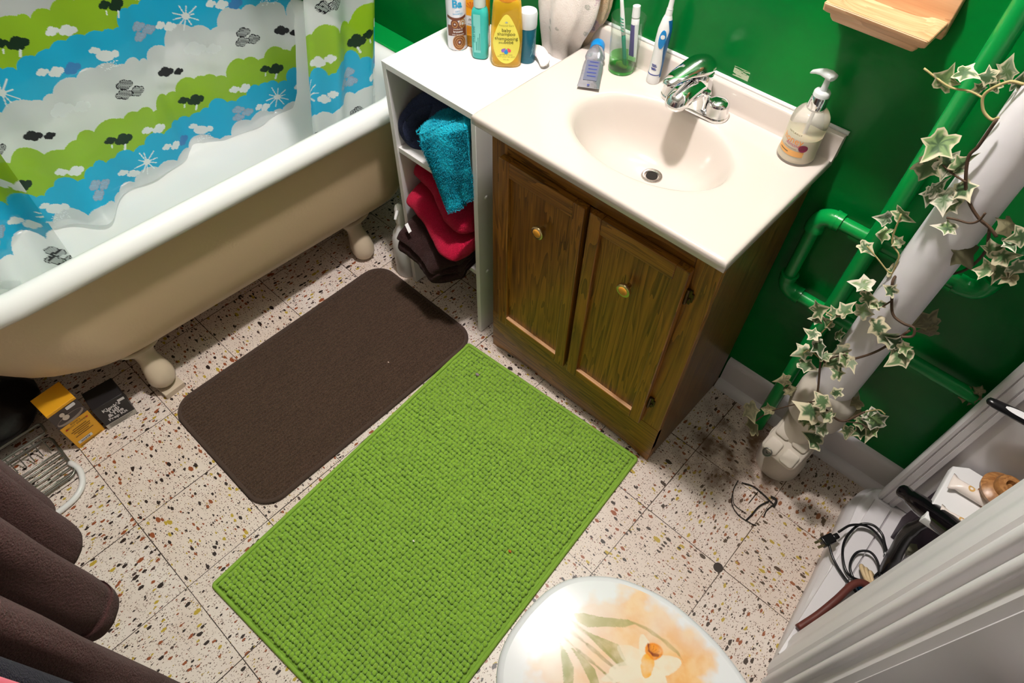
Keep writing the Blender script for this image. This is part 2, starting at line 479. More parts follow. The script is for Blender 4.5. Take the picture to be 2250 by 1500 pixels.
M['ceiling'] = pmat('ceiling_paint', '#bdb7b0', .8)

YB = 1.395      # back wall plane
struct(MB().box(-1.0, 2.0, -.50, 1.50, -.05, 0).build('floor', M['floor'], smooth=False))
struct(MB().box(-1.0, 2.0, YB, YB+.08, 0, 2.45).build('wall_back', M['wall'], smooth=False))
struct(MB().box(-1.08, -1.0, -.50, YB+.08, 0, 2.45).build('wall_left', M['pale_wall'], smooth=False))
struct(MB().box(1.92, 2.0, -.50, YB, 0, 2.45).build('wall_right', M['pale_wall'], smooth=False))
wn_ = MB()
wn_.box(-1.0, .98, -.48, -.40, 0, 2.45); wn_.box(1.82, 1.92, -.48, -.40, 0, 2.45); wn_.box(.98, 1.82, -.48, -.40, 2.05, 2.45)
struct(wn_.build('wall_near', M['pale_wall'], smooth=False))
struct(MB().box(-1.0, 2.0, -.50, 1.50, 2.45, 2.5).build('ceiling', M['ceiling'], smooth=False))
# baseboard with its quarter-round shoe
bb = MB()
prof = [(YB, 0), (YB-.014, 0), (YB-.014, .095), (YB-.011, .104), (YB-.005, .110), (YB, .112)]
bb.loft([[(x, y, z) for y, z in prof] for x in (1.065, 1.90)])
struct(bb.build('baseboard_back', M['white_paint'], angle=50))
sh = MB()
prof = [(YB-.014, 0)]+[(YB-.014-.024*math.cos(a), .024*math.sin(a)) for a in [PI/2*i/6 for i in range(7)]]
sh.loft([[(x, y, z) for y, z in prof] for x in (1.065, 1.90)])
struct(sh.build('trim_1', M['white_paint'], angle=50))
# painted ledge that boxes in the pipes behind the tub
struct(MB().box(-.998, .10, 1.318, YB, 0, .548).build('trim_2', M['green_pipe'], bevel=.006))

# ------------------------------------------------------------------ bathtub
def tub_shear(p):
    return (p[0]+.034*(p[1]-.55), p[1], p[2])
TX0, TX1, TY0, TY1 = -.765, .034, -.24, 1.292
def tub_loop(off, z, dn=0.0, df=0.0):
    # off: inward offset of the rim outline; dn/df: extra shift of the near and far ends
    rf = max(.20-off*.75, .07); rn = max(.36-off*.9, .1)
    return [tub_shear((x, y, z)) for x, y in rrect(TX0+off, TX1-off, TY0+off+dn, TY1-off-df, [rf, rf, rn, rn], 10)]
tub = thing('bathtub', 'white clawfoot bathtub with a rolled rim and cream painted outside', 'bathtub', (-.35, .55, 0))
inner = MB()
L = []
# basin floor, up the inside, over the roll
for off, z, dn in ((.30, .225, .26), (.22, .228, .22), (.165, .238, .19), (.128, .262, .15), (.108, .31, .12), (.094, .38, .08), (.084, .46, .04), (.076, .53, .015), (.068, .558, 0), (.058, .574, 0), (.046, .585, 0), (.032, .590, 0), (.018, .586, 0), (.007, .576, 0), (.001, .562, 0), (.001, .548, 0), (.008, .537, 0), (.020, .533, 0), (.036, .536, 0)):
    L.append(tub_loop(off, z, dn))
inner.loft(L, cap0=True, cap1=False)
inner.build('basin', M['enamel'], tub, angle=180)
outer = MB()
L = []
for off, z, dn in ((.036, .545, 0), (.042, .50, .01), (.049, .42, .035), (.057, .34, .07), (.064, .28, .10), (.071, .24, .12), (.081, .215, .14), (.096, .198, .155), (.118, .186, .17), (.15, .178, .19), (.21, .172, .24)):
    L.append(tub_loop(off, z, dn))
outer.loft(L, cap0=False, cap1=True)
outer.build('outer_shell', M['cream_paint'], tub, angle=180, label='cream painted outside of the tub')
def claw_foot(y, xf, sgn, zlift, ball):
    # sgn +1: foot on the room side
    f = MB()
    def sx(x): return xf+sgn*x
    L = []
    for (xo, z, wy, wx) in ((-.004, .192, .060, .036), (.002, .188, .068, .040), (.006, .172, .067, .036), (.006, .152, .056, .031), (.004, .134, .040, .027), (.008, .116, .029, .025), (.016, .100, .028, .026), (.024, .083, .032, .031), (.031, .062, .037, .037), (.035, .042, .0395, .0405), (.037, .024, .037, .038), (.038, .010, .028, .029), (.038, .002, .012, .012)):
        L.append([(sx(xo+wx*math.cos(t)), y+wy*math.sin(t)*(1 if math.cos(t) > 0 else .9), zlift+z) for t in [2*PI*k/24 for k in range(24)]])
    f.loft(L)
    # raised lip of the scalloped knee
    f.tube([(sx(.033+.008*math.cos(a)), y+.056*math.sin(a), zlift+.184-.030*math.cos(a)) for a in [-1.25+2.5*i/14 for i in range(15)]], .007, 8)
    return f
claw_foot(.270, -.128, 1, .020, .040).build('claw_foot', M['foot_paint'], tub, angle=180)
claw_foot(.992, -.120, 1, .0005, .039).build('claw_foot', M['foot_paint'], tub, angle=180)
claw_foot(.272, -.60, -1, .020, .038).build('claw_foot', M['foot_paint'], tub, angle=180)
claw_foot(.995, -.58, -1, .004, .036).build('claw_foot', M['foot_paint'], tub, angle=180)
b_ = MB()
def rotz(cx, cy, a):
    ca, sa = math.cos(a), math.sin(a)
    return lambda x, y, z: (cx+ca*x-sa*y, cy+sa*x+ca*y, z)
b_.box(-.050, .034, -.030, .030, 0, .0195, fn=rotz(-.083, .272, math.radians(4)))
tag(b_.build('wood_block', pmat('bare_wood_block', '#c9b8a2', .7, bump=.2), bevel=.0015), 'small pale wood block under the tub foot beside the black box', 'block')

# ------------------------------------------------------------------ shower curtains
CB = np.array(lin('#16b4e2')); CG = np.array(lin('#96c022')); CW = np.array(lin('#f6f8fa')); CK = np.array(lin('#17131d')); CI = np.array(lin('#eef2f3')); CGR = np.array(lin('#9aa6bd'))
PER = .335
LV = [.262, .370, .460]   # tops of: white, blue, green, white, blue, green
def curtain_print(Sg, Zg, seed, phase=0.0):
    r = random.Random(seed)
    n = Sg.shape
    Zp = Zg-phase
    col = np.zeros((*n, 4)); col[..., :3] = CW; col[..., 3] = .58
    kinds = ['w', 'b', 'g']
    smin, smax = Sg.min()-.1, Sg.max()+.1
    tops = []
    for rep in (5, 4, 3, 2, 1, 0, -1):
        for ki in (2, 1, 0):
            k = kinds[ki]
            z0 = LV[ki]+PER*rep
            # cloud-shaped top edge: overlapping circles
            e = np.full(n, -9.0)
            s = smin
            while s < smax:
                rad = r.uniform(.022, .052) if k != 'b' else r.uniform(.016, .036)
                h = r.uniform(-.028, .0)
                d = rad*rad-(Sg-s)**2
                e = np.maximum(e, np.where(d > 0, h+np.sqrt(np.maximum(d, 0)), -.03))
                s += rad*r.uniform(1.15, 1.6)
            e = np.maximum(e, -.03)
            mask = Zp < z0-.006+e
            c = {'w': CW, 'b': CB, 'g': CG}[k]
            col[mask, :3] = c; col[mask, 3] = {'w': .58, 'b': .93, 'g': .93}[k]
            tops.append((k, z0))
    def disc(cx, cz, rx, rz, c, a=.97, rot=0, hatch=False):
        m0 = (np.abs(Sg-cx) < max(rx, rz)*1.2) & (np.abs(Zp-cz) < max(rx, rz)*1.2)
        ca, sa = math.cos(rot), math.sin(rot)
        x = (Sg-cx)*ca+(Zp-cz)*sa; z = -(Sg-cx)*sa+(Zp-cz)*ca
        q = (x/rx)**2+(z/rz)**2
        m = m0 & (q < 1)
        if hatch:
            stripe = ((x*.8+z)/.0042) % 1.0 < .38
            edge = q > .68
            m2 = m & stripe & ~edge
            col[m & ~m2, :3] = c; col[m & ~m2, 3] = a
            if hatch != 2: col[m2, :3] = CI
        else:
            col[m, :3] = c; col[m, 3] = a
    def cloud(cx, cz, sc, c, hatch=False, a=.97):
        m0 = (np.abs(Sg-cx) < sc) & (np.abs(Zp-cz) < sc)
        q = np.full(n, 9.0)
        for dx, dz, rr in ((-.9, -.05, .62), (0, .35, .78), (.85, .05, .62), (0, -.25, .72)):
            q = np.minimum(q, ((Sg-cx-dx*sc*.5)/(rr*sc*.55))**2+((Zp-cz-dz*sc*.5)/(rr*sc*.5))**2)
        m = m0 & (q < 1)
        if hatch:
            stripe = (((Sg-cx)*.7+(Zp-cz))/.0046) % 1.0 < .36
            m2 = m & stripe & (q < .62)
            col[m & ~m2, :3] = c; col[m & ~m2, 3] = a
            if hatch == 2: col[m2, :3] = CB*.6+CI*.4
            else: col[m2, :3] = CI
        else:
            col[m, :3] = c; col[m, 3] = a
    def line(x0, z0, x1, z1, w, c):
        d = np.hypot(x1-x0, z1-z0)
        t = np.clip(((Sg-x0)*(x1-x0)+(Zp-z0)*(z1-z0))/(d*d), 0, 1)
        m = np.hypot(Sg-(x0+t*(x1-x0)), Zp-(z0+t*(z1-z0))) < w
        col[m, :3] = c; col[m, 3] = .97
    def sun(cx, cz):
        for k in range(10):
            a = 2*PI*k/10+r.uniform(-.15, .15); l = r.uniform(.022, .036) if k % 2 else r.uniform(.03, .042)
            line(cx, cz, cx+l*math.cos(a), cz+l*math.sin(a), .0016, CI)
        disc(cx, cz, .0105, .0095, CI)
    def storm(cx, cz):
        cloud(cx, cz, .034, np.array(lin('#16301c'))); cloud(cx+.034, cz+.012, .022, np.array(lin('#16301c')))
        line(cx+.003, cz-.016, cx+.010, cz-.028, .003, CI); line(cx+.036, cz-.002, cx+.039, cz-.010, .002, CI)
    def rain(cx, cz):
        disc(cx, cz, .022, .015, CI, rot=.3); disc(cx-.026, cz-.004, .010, .010, CI); cloud(cx+.018, cz+.020, .018, CI)
        for k in range(34):
            disc(cx+r.uniform(-.024, .024), cz-.018-r.uniform(0, .02), .0013, .0013, CI)
    for k, ztop in tops:
        s = smin+r.uniform(0, .1); q = r.randrange(4)
        while s < smax:
            zc = ztop-.055
            if k == 'b':
                if q % 4 == 0: sun(s, zc); cloud(s+.05, zc-.018, .024, CI); cloud(s+.075, zc-.004, .020, CI)
                elif q % 4 == 1:
                    for dx, dz in ((-.02, .0), (.014, -.008), (.006, .018)): cloud(s+dx, zc+dz, .026, CGR, 2)
                elif q % 4 == 2: rain(s, zc-.006)
                else: cloud(s, zc, .026, CI); cloud(s+.03, zc+.012, .020, CI); cloud(s-.04, zc-.01, .03, np.array(lin('#3f86c6')))
            elif k == 'g':
                if q % 2 == 0: storm(s, zc+.004)
                else: cloud(s, zc-.012, .028, CI); cloud(s+.034, zc-.002, .022, CI)
            else:
                if q % 3 == 0: cloud(s, zc-.02, .030, CK); cloud(s-.036, zc-.032, .020, CK)
                elif q % 3 == 1:
                    for dx, dz in ((-.022, -.006), (.014, -.002), (.002, .024)): cloud(s+dx, zc+dz-.012, .030, CK, True)
                else: cloud(s, zc, .03, CI, a=.8); cloud(s+.05, zc+.012, .04, CI, a=.8)
            q += 1
            s += r.uniform(.10, .16)
    return col
M['curtain'] = attr_mat('printed_curtain', rough=.32, spec=.35, alpha=True, transl=.35)

def curtain(name, path, zbot, ztop, ds, seed, phase, label, folds, flare, parent=None, zdense=.98):
    # path: list of (x,y) in plan at the bottom; folds(s, z) -> normal displacement
    pts = np.array([tuple(p)[:2] for p in bez([(x, y, 0) for x, y in path], 24)])
    d = np.concatenate([[0], np.cumsum(np.hypot(*np.diff(pts, axis=0).T))])
    ns = int(d[-1]/ds)
    s = np.linspace(0, d[-1], ns)
    px = np.interp(s, d, pts[:, 0]); py = np.interp(s, d, pts[:, 1])
    tx = np.gradient(px); ty = np.gradient(py); ln = np.hypot(tx, ty); nx, ny = -ty/ln, tx/ln
    z = np.concatenate([np.arange(0, zdense-zbot, ds), np.linspace(zdense-zbot, ztop-zbot, 20)])
    Sg, Zr = np.meshgrid(s, z)
    zb = zbot(s) if callable(zbot) else np.full_like(s, zbot)
    Zg = (zb[None, :] if callable(zbot) else zbot)+Zr
    D = folds(Sg, Zg)
    fx = flare(Sg, Zg)
    P = np.stack([px[None, :]+nx[None, :]*D+fx[0], py[None, :]+ny[None, :]*D+fx[1], Zg], -1)
    # true arc length along the folded cloth drives the print
    dl = np.hypot(np.hypot(np.diff(P[..., 0], axis=1), np.diff(P[..., 1], axis=1)), 1e-9)
    Sx = np.concatenate([np.zeros((len(z), 1)), np.cumsum(dl, 1)], 1)
    mid = Sx[len(z)//4]
    colr = curtain_print(np.repeat(mid[None, :], len(z), 0), Zg, seed, phase)
    o = grid_obj(name, P, M['curtain'], colr=colr)
    return tag(o, label, 'shower curtain')
def foldsA(Sg, Zg):
    return .012*np.sin(Sg*11+1.2*Zg)+.009*np.sin(Sg*23+2.0*Zg+1)+.004*np.sin(Sg*47-9*Zg)+.018*np.exp(-((Sg-.92)/.035)**2)*(.6+Zg)-.010*np.exp(-((Sg-.45)/.03)**2)
def flareA(Sg, Zg):
    t = np.clip((Zg-.25)/.6, 0, 3)
    wave = .085*np.exp(-((Sg-.80)/.055)**2)*np.exp(-np.clip(Zg-.25, 0, 9)/.06)-.02*np.exp(-((Sg-.98)/.05)**2)*np.exp(-np.clip(Zg-.25, 0, 9)/.05)
    return (-.012*t+wave, 0*t)
pathA = [(-.570, 1.225), (-.595, 1.10), (-.602, .80), (-.602, .50), (-.602, .25), (-.595, .06), (-.55, -.04), (-.42, -.085)]
curtain('shower_curtain', pathA, .250, 1.95, .0019, 3, 0.0, 'cloud print shower curtain hanging down inside the back of the tub', foldsA, flareA)
def foldsB(Sg, Zg):
    return .020*np.sin(Sg*2*PI/.105+.5)+.006*np.sin(Sg*70+3*Zg)
def flareB(Sg, Zg):
    t = np.clip((Zg-.55)/.4, -.5, 3.5)
    return (-.004*t, .19*np.clip(Zg-.56, -.1, .45))
pathB = [(-.085, .938), (-.078, 1.0), (-.073, 1.07), (-.082, 1.13), (-.115, 1.172), (-.13, 1.178)]
curtain('shower_curtain', pathB, .44, 1.95, .0019, 12, -.035, 'bunched end of the cloud print shower curtain by the white shelf', foldsB, flareB, zdense=1.0)
def flareC(Sg, Zg):
    return (0*Zg, .02*np.clip(Zg-.56, -.1, .5))
def foldsC(Sg, Zg):
    return .016*np.sin(Sg*2*PI/.13+2.0)+.006*np.sin(Sg*60+3*Zg)
pathC = [(-.085, .262), (-.083, .17), (-.085, .08), (-.10, .0), (-.14, -.06)]
curtain('shower_curtain', pathC, .44, 1.95, .0021, 21, .02, 'bunched cloud print shower curtain at the left end of the tub rim', foldsC, flareC, zdense=1.0)

# ------------------------------------------------------------------ bath mats
def mat_frame(o, ang):
    c, s = math.cos(ang), math.sin(ang)
    return lambda u, v, z: (o[0]+c*u+s*v, o[1]+s*u-c*v, z)
gm = thing('bath_mat', 'lime green chenille bath mat in front of the vanity', 'bath mat', (.74, .52, 0))
GF = mat_frame((.437, .968), math.radians(3.9))
GW, GH = .604, .925
def gz(u, v):
    return .006+.004*(mnoise.noise((u*5, v*5, 2.2))+.4)
base = MB()
N1, N2 = 40, 60
vs = [GF(GW*i/N1, GH*j/N2, .009 if 0 < i < N1 and 0 < j < N2 else .002) for j in range(N2+1) for i in range(N1+1)]
base.add(vs, [(j*(N1+1)+i, j*(N1+1)+i+1, (j+1)*(N1+1)+i+1, (j+1)*(N1+1)+i) for j in range(N2) for i in range(N1)])
hem = [GF(u, v, .005) for u, v in rrect(0, GW, 0, GH, .006, 3)]
M['green_cloth'] = pmat('green_backing', '#86ad42', .85, spec=.15, bump=.5, bscale=500)
base.build('backing', M['green_cloth'], gm)
hb = MB(); hb.tube(hem+[hem[0]], .0055, 8, cap=False)
hb.build('hem', M['green_cloth'], gm, angle=180)
tufts = MB()
nu, nv = 58, 78
pu, pv = (GW-.024)/nu, (GH-.020)/nv
rr_ = random.Random(5)
ring6 = [(math.cos(2*PI*k/7), math.sin(2*PI*k/7)) for k in range(7)]
for j in range(nv):
    for i in range(nu):
        u = .012+(i+.5)*pu+rr_.uniform(-.0012, .0012); v = .010+(j+.5)*pv+rr_.uniform(-.0014, .0014)
        nn = mnoise.noise((u*6, v*6, 4.1)); n2 = mnoise.noise((u*17, v*17, 9.0))
        h = .0125+.0028*nn+.0025*n2+rr_.uniform(-.0012, .0012)
        lx = .0022*mnoise.noise((u*9, v*9, 20.0))+rr_.uniform(-.001, .001); ly = .003*mnoise.noise((u*9, v*9, 30.0))+rr_.uniform(-.001, .001)
        ru, rv = pu*.62, pv*.60
        L = []
        for sc, hh in ((.98, .2), (1.0, .62), (.72, .93)):
            L += [GF(u+lx*hh+ru*sc*c, v+ly*hh+rv*sc*s, .006+h*hh) for c, s in ring6]
        L.append(GF(u+lx, v+ly, .006+h))
        fs = []
        for a in range(2):
            for k in range(7):
                fs.append((a*7+k, a*7+(k+1) % 7, (a+1)*7+(k+1) % 7, (a+1)*7+k))
        fs += [(14+k, 14+(k+1) % 7, 21) for k in range(7)]
        tufts.add(L, fs)
M['green_tuft'] = pmat('green_chenille', '#88b236', .9, spec=.12, bump=.6, bscale=700, var=.16, vscale=35, sheen=.3)
o = tufts.build('pile', M['green_tuft'], gm, angle=180); o['kind'] = 'stuff'
# crumbs lying on the green mat
for (u, v, c, r_, lab) in ((.10, .075, '#8d7f86', .007, 'small grey scrap lying on the green bath mat near the vanity corner'), (.50, .42, '#b05a22', .005, 'orange crumb lying on the green bath mat'), (.30, .55, '#ded8d0', .0035, 'white fluff speck lying on the green bath mat')):
    p = GF(u, v, .0225)
    cm = MB(); cm.sphere(p, r_, 9, 5, s=(1, .6, .35))
    tag(cm.build('lint', pmat('crumb', c, .8)), lab, 'lint')

bm_ = thing('bath_mat', 'dark brown ribbed bath mat with round corners beside the tub', 'bath mat', (.21, .61, 0))
BX0, BX1, BY0, BY1 = -.013, .436, .232, 1.002
M['brown_rib'] = None
def brown_rib():
    m, nt, b = nmat('brown_ribbed_pile')
    tc = nt.nodes.new('ShaderNodeTexCoord'); sx = nt.nodes.new('ShaderNodeSeparateXYZ'); nt.links.new(tc.outputs['Object'], sx.inputs[0])
    n = nt.nodes.new('ShaderNodeTexNoise'); n.inputs['Scale'].default_value = 60; nt.links.new(tc.outputs['Object'], n.inputs['Vector'])
    nf = nt.nodes.new('ShaderNodeTexNoise'); nf.inputs['Scale'].default_value = 420; nf.inputs['Detail'].default_value = 2; nt.links.new(tc.outputs['Object'], nf.inputs['Vector'])
    ph = mth(nt, 'ADD', mth(nt, 'MULTIPLY', sx.outputs[0], 2*PI/.0105), mth(nt, 'MULTIPLY', n.outputs['Fac'], 3.2))
    wv = mth(nt, 'ADD', mth(nt, 'MULTIPLY', mth(nt, 'SINE', ph), .5), .5)
    h = mth(nt, 'ADD', wv, mth(nt, 'MULTIPLY', nf.outputs['Fac'], 1.2))
    bp = nt.nodes.new('ShaderNodeBump'); bp.inputs['Strength'].default_value = .9; bp.inputs['Distance'].default_value = .003
    nt.links.new(h, bp.inputs['Height']); nt.links.new(bp.outputs[0], b.inputs['Normal'])
    r = ramp(nt, [(.3, lin('#30241d')), (.75, lin('#5e4a3c'))]); nt.links.new(nf.outputs['Fac'], r.inputs[0])
    nt.links.new(r.outputs[0], b.inputs['Base Color'])
    b.inputs['Roughness'].default_value = .95; b.inputs['Specular IOR Level'].default_value = .1; b.inputs['Sheen Weight'].default_value = .05
    return m
M['brown_rib'] = brown_rib(); M['brown_bind'] = terry('brown_binding', '#4f4038', .2)
pl = MB()
pl.loft([rrect(BX0+i_, BX1-i_, BY0+i_, BY1-i_, .062-i_*.6, 10, z) for i_, z in ((.004, 0), (.004, .008), (.010, .0105), (.016, .0105))])
pl.build('pile', M['brown_rib'], bm_, angle=60)
bd = MB(); lp = rrect(BX0+.003, BX1-.003, BY0+.003, BY1-.003, .062, 12, .006)
bd.tube(lp+[lp[0]], .0062, 8, cap=False)
bd.build('binding', M['brown_bind'], bm_, angle=180)
cm = MB(); cm.sphere((.315, .755, .012), .003, 8, 5, s=(1, .7, .5)); tag(cm.build('lint', pmat('pale_crumb', '#c9b6a8', .8)), 'pale crumb lying on the dark brown bath mat', 'lint')

# ------------------------------------------------------------------ white shelf unit
SX0, SX1, SY0, SY1, SZ = .121, .431, 1.030, 1.330, .772
su = thing('shelf_unit', 'narrow white laminate shelf unit between tub and vanity', 'shelf', ((SX0+SX1)/2, 1.18, 0))
t_ = .0145
MB().box(SX0, SX0+t_, SY0, SY1, .004, SZ).build('side_panel', M['white_lam'], su, bevel=.0007)
MB().box(SX1-t_, SX1, SY0, SY1, .004, SZ-.0165).build('side_panel', M['white_lam'], su, bevel=.0007)
MB().box(SX0+t_+.0006, SX1, SY0-.0005, SY1, SZ-.0155, SZ).build('top', M['white_lam'], su, bevel=.0007)
for z in (.517, .248):
    MB().box(SX0+t_, SX1-t_, SY0+.004, SY1, z, z+.015).build('shelf', M['white_lam'], su, bevel=.0007)
MB().box(SX0+t_, SX1-t_, SY1-.006, SY1, .25, SZ-.016).build('back_panel', M['white_lam'], su)
for z in (.524, .256):
    c_ = MB(); c_.sphere((SX1+.0005, SY0+.030, z), .0058, 14, 8, s=(.45, 1, 1)); c_.build('screw_cap', M['white_plastic'], su)
for x in (SX0+.007, SX1-.007):
    g_ = MB(); g_.lathe([(0, 0), (.006, 0), (.006, .004), (0, .004)], x, SY0+.012, 0, 10); g_.build('glide', M['black_plastic'], su)

# ------------------------------------------------------------------ towels in the shelf unit
def cloth_slab(name, mat, path, width_fn, thick, n_w=26, fuzz=.0025, seed=1, parent=None, label=None):
    """a folded towel: serpentine path (list of 3D points along the fold line) carried across width by width_fn(p, t)"""
    P = bez(path, 9)
    rows = []
    for k in range(n_w+1):
        t = k/n_w
        rows.append([width_fn(p, t) for p in P])
    n = len(P)
    A = np.array([[tuple(q) for q in r] for r in rows])
    # normals of the sheet
    du = np.gradient(A, axis=1); dv = np.gradient(A, axis=0)
    N = np.cross(du, dv); N /= np.linalg.norm(N, axis=2, keepdims=True)+1e-9
    def nz(p, o): return mnoise.noise((p[0]*90+o, p[1]*90, p[2]*90))*fuzz+mnoise.noise((p[0]*22+o, p[1]*22, p[2]*22))*fuzz*2.2
    m = MB()
    top = []; bot = []
    for k in range(n_w+1):
        e = min(k, n_w-k); tw = thick*(1 if e > 1 else .72 if e == 1 else .35)
        rt = []; rb = []
        for i in range(n):
            f = min(i, n-1-i); th = tw*(1 if f > 1 else .8 if f == 1 else .5)/2
            p = A[k, i]; nn = N[k, i]
            rt.append(tuple(p+nn*(th+nz(p, seed)))); rb.append(tuple(p-nn*(th+nz(p, seed+40))))
        top.append(rt); bot.append(rb)
    # one closed shell
    loops = []
    for k in range(n_w+1): loops.append(top[k]+list(reversed(bot[k])))
    m.loft(loops)
    return m.build(name, mat, parent, angle=180, sub=1, label=label)

M['teal_terry'] = terry('teal_terry', '#16b2cd', .5, bscale=260)
M['teal_terry'].node_tree.nodes['Bump'].inputs['Distance'].default_value = .008
M['navy_terry'] = terry('navy_terry', '#2d3552', .45)
M['red_terry'] = terry('red_terry', '#b01438', .3)
M['brown_terry'] = terry('brown_terry', '#33201f', .35)
def xwidth(x0, x1, tilt=0, lift=0):
    def f(p, t): return Vector((x0+(x1-x0)*t, p[1]+tilt*(t-.5), p[2]+lift*math.sin(PI*t)))
    return f
def serp(y0, y1, z0, layers, pitch):
    """serpentine of layers in the (y,z) plane; fold fronts at y0"""
    pts = []
    for l in range(layers):
        z = z0+pitch*l
        a, b = (y1, y0) if l % 2 == 0 else (y0, y1)
        pts += [(0, a, z), (0, (a+b)/2, z), (0, b, z)]
        if l < layers-1: pts.append((0, b+(-.012 if b == y0 else .012), z+pitch/2))
    return pts
# navy towel standing rolled at the left of the middle shelf
nv_ = MB()
def roll(mb, c, r, y0, y1, n=30, seed=0, lean=0, sq=1.0, am=.004):
    loops = []
    for k in range(n+1):
        t = k/n; y = y0+(y1-y0)*t
        e = min(t, 1-t)*n
        sc = .35 if e < .5 else .72 if e < 1.5 else .92 if e < 2.5 else 1
        L = []
        for i in range(36):
            a = 2*PI*i/36
            rr = r*sc
            p = (c[0]+lean*(t-.5)+rr*math.cos(a), y, c[1]+rr*sq*math.sin(a))
            d = am*mnoise.noise((p[0]*60+seed, p[1]*60, p[2]*60))+am*2*mnoise.noise((p[0]*18+seed, p[1]*18, p[2]*18))
            L.append((p[0]+d*math.cos(a), p[1], p[2]+d*math.sin(a)))
        loops.append(L)
    mb.loft(loops)
# path in x (down the left side), folded over: modelled as a thick folded slab leaning against the side panel
path = [(.215, 1.10, .542), (.165, 1.06, .545), (.150, 1.045, .575), (.152, 1.05, .62), (.185, 1.08, .665), (.225, 1.10, .690), (.265, 1.12, .675), (.285, 1.13, .62), (.27, 1.12, .57)]
def wnavy(p, t): return Vector((p[0]+.012*math.sin(3*t), p[1]+.17*t-.012, p[2]-.01*t))
nav = cloth_slab('folded_towel', M['navy_terry'], path, wnavy, .038, seed=3)
tag(nav, 'navy blue towel bundled behind the turquoise towel on the upper shelf', 'towel')
# turquoise towel hanging over the edge of the middle shelf
def patch(TL, TR, BL, BR, u, v):
    a = Vector(TL).lerp(Vector(TR), u); b = Vector(BL).lerp(Vector(BR), u)
    return a.lerp(b, v)
tq = MB()
nu_, nv2 = 44, 60
TLc, TRc, BLc, BRc = (.275, .998, .655), (.404, 1.040, .735), (.380, 1.000, .488), (.405, 1.042, .530)
def teal_pt(u, v, back):
    # v<0 : top part running back into the shelf
    if v >= 0:
        p = patch(TLc, TRc, BLc, BRc, u, v)
        p.y += -.014*math.sin(PI*min(1, v*1.1))*math.sin(PI*u)+.006*math.sin(u*9+v*4)*(.3+v)
    else:
        p = patch(TLc, TRc, BLc, BRc, u, 0); w = -v
        p.y += .20*w; p.z = min(p.z+.010*math.sin(PI*w)-.03*w+.008*math.sin(u*6+3*w), .728); p.x += -.03*w*(1-u)
    return p
rows = [-1+1*k/20 for k in range(20)]+[k/40 for k in range(41)]
AT = np.array([[tuple(teal_pt(u/40, v, 0)) for u in range(41)] for v in rows])
AT[..., 0] = np.minimum(AT[..., 0], .404)
du = np.gradient(AT, axis=1); dv = np.gradient(AT, axis=0); NN = np.cross(du, dv); NN /= np.linalg.norm(NN, axis=2, keepdims=True)+1e-9
loops = []
for k in range(len(rows)):
    e = min(k, len(rows)-1-k); tw = .030*(1 if e > 1 else .7 if e == 1 else .3)
    f_ = []; g_ = []
    for i in range(41):
        ee = min(i, 40-i); th = tw*(1 if ee > 1 else .75 if ee == 1 else .4)/2
        p = AT[k, i]; nn = NN[k, i]
        d = .0022*mnoise.noise((p[0]*150, p[1]*150, p[2]*150))+.004*mnoise.noise((p[0]*30, p[1]*30, p[2]*30))
        f_.append(tuple(p+nn*(th+d))); g_.append(tuple(p-nn*(th+d)))
    loops.append(f_+g_[::-1])
tq.loft(loops)
tl = tq.build('draped_towel', M['teal_terry'], None, angle=180, sub=1)
tag(tl, 'fluffy turquoise towel draped over the edge of the upper shelf', 'towel')

def nap(A, N, count, ln, wd, seed, off):
    """short terry loops standing on the outer side of a sheet A (grid of points, normals N)"""
    r = random.Random(seed); m = MB(); nr, nc = A.shape[:2]
    for _ in range(count):
        a = r.random()*(nr-1.001); b = r.random()*(nc-1.001); i, j = int(a), int(b); f, g = a-i, b-j
        p = A[i, j]*(1-f)*(1-g)+A[i+1, j]*f*(1-g)+A[i, j+1]*(1-f)*g+A[i+1, j+1]*f*g
        nn = N[i, j]
        d = Vector(nn)+Vector((r.uniform(-.7, .7), r.uniform(-.7, .7), r.uniform(-.9, .4))); d.normalize()
        s = d.cross(Vector((r.uniform(-1, 1), r.uniform(-1, 1), r.uniform(-1, 1)))).normalized()
        l = ln*r.uniform(.6, 1.2); q = Vector(p)+Vector(nn)*off
        m.add([tuple(q-s*wd), tuple(q+s*wd), tuple(q+d*l+s*wd*.35), tuple(q+d*l-s*wd*.35)], [(0, 1, 2, 3)])
    return m
for sg in (1, -1):
    pass
sgn = -1 if NN[30, 20][1] > 0 else 1
np_ = nap(AT, NN*sgn, 22000, .0048, .0009, 4, .0135).build('pile', M['teal_terry'], tl, angle=180); np_['kind'] = 'stuff'
# red towel, folded in layers
red = cloth_slab('folded_towel', M['red_terry'], [(0, 1.25, .345), (0, 1.12, .342), (0, 1.035, .338), (0, 1.000, .352), (0, 1.03, .372), (0, 1.12, .376), (0, 1.22, .384), (0, 1.235, .400), (0, 1.20, .414), (0, 1.10, .412), (0, 1.055, .416), (0, 1.040, .434), (0, 1.065, .450), (0, 1.20, .452)],
                 lambda p, t: Vector((.152+.252*t, p[1]+.012*math.sin(t*5)-.060*(t-.35)*(1 if p[1] < 1.1 else .25)*(1 if t < .7 else 2.4-2*t), p[2]+.012-.030*(t-.2)*(1 if p[1] < 1.12 else .4)+.006*math.sin(t*7))), .020, seed=8)
tag(red, 'crimson towel folded in layers on top of the dark brown towel', 'towel')
tg = MB(); tg.box(-.013, .013, -.0050, .0050, -.0005, .0005, fn=lambda x, y, z: (.212+.75*x+.25*y, .972-.2*x+.9*y, .336-.6*x+.35*y+z))
tg.build('care_tag', M['white_plastic'], red, label='white care tag sewn to the edge')
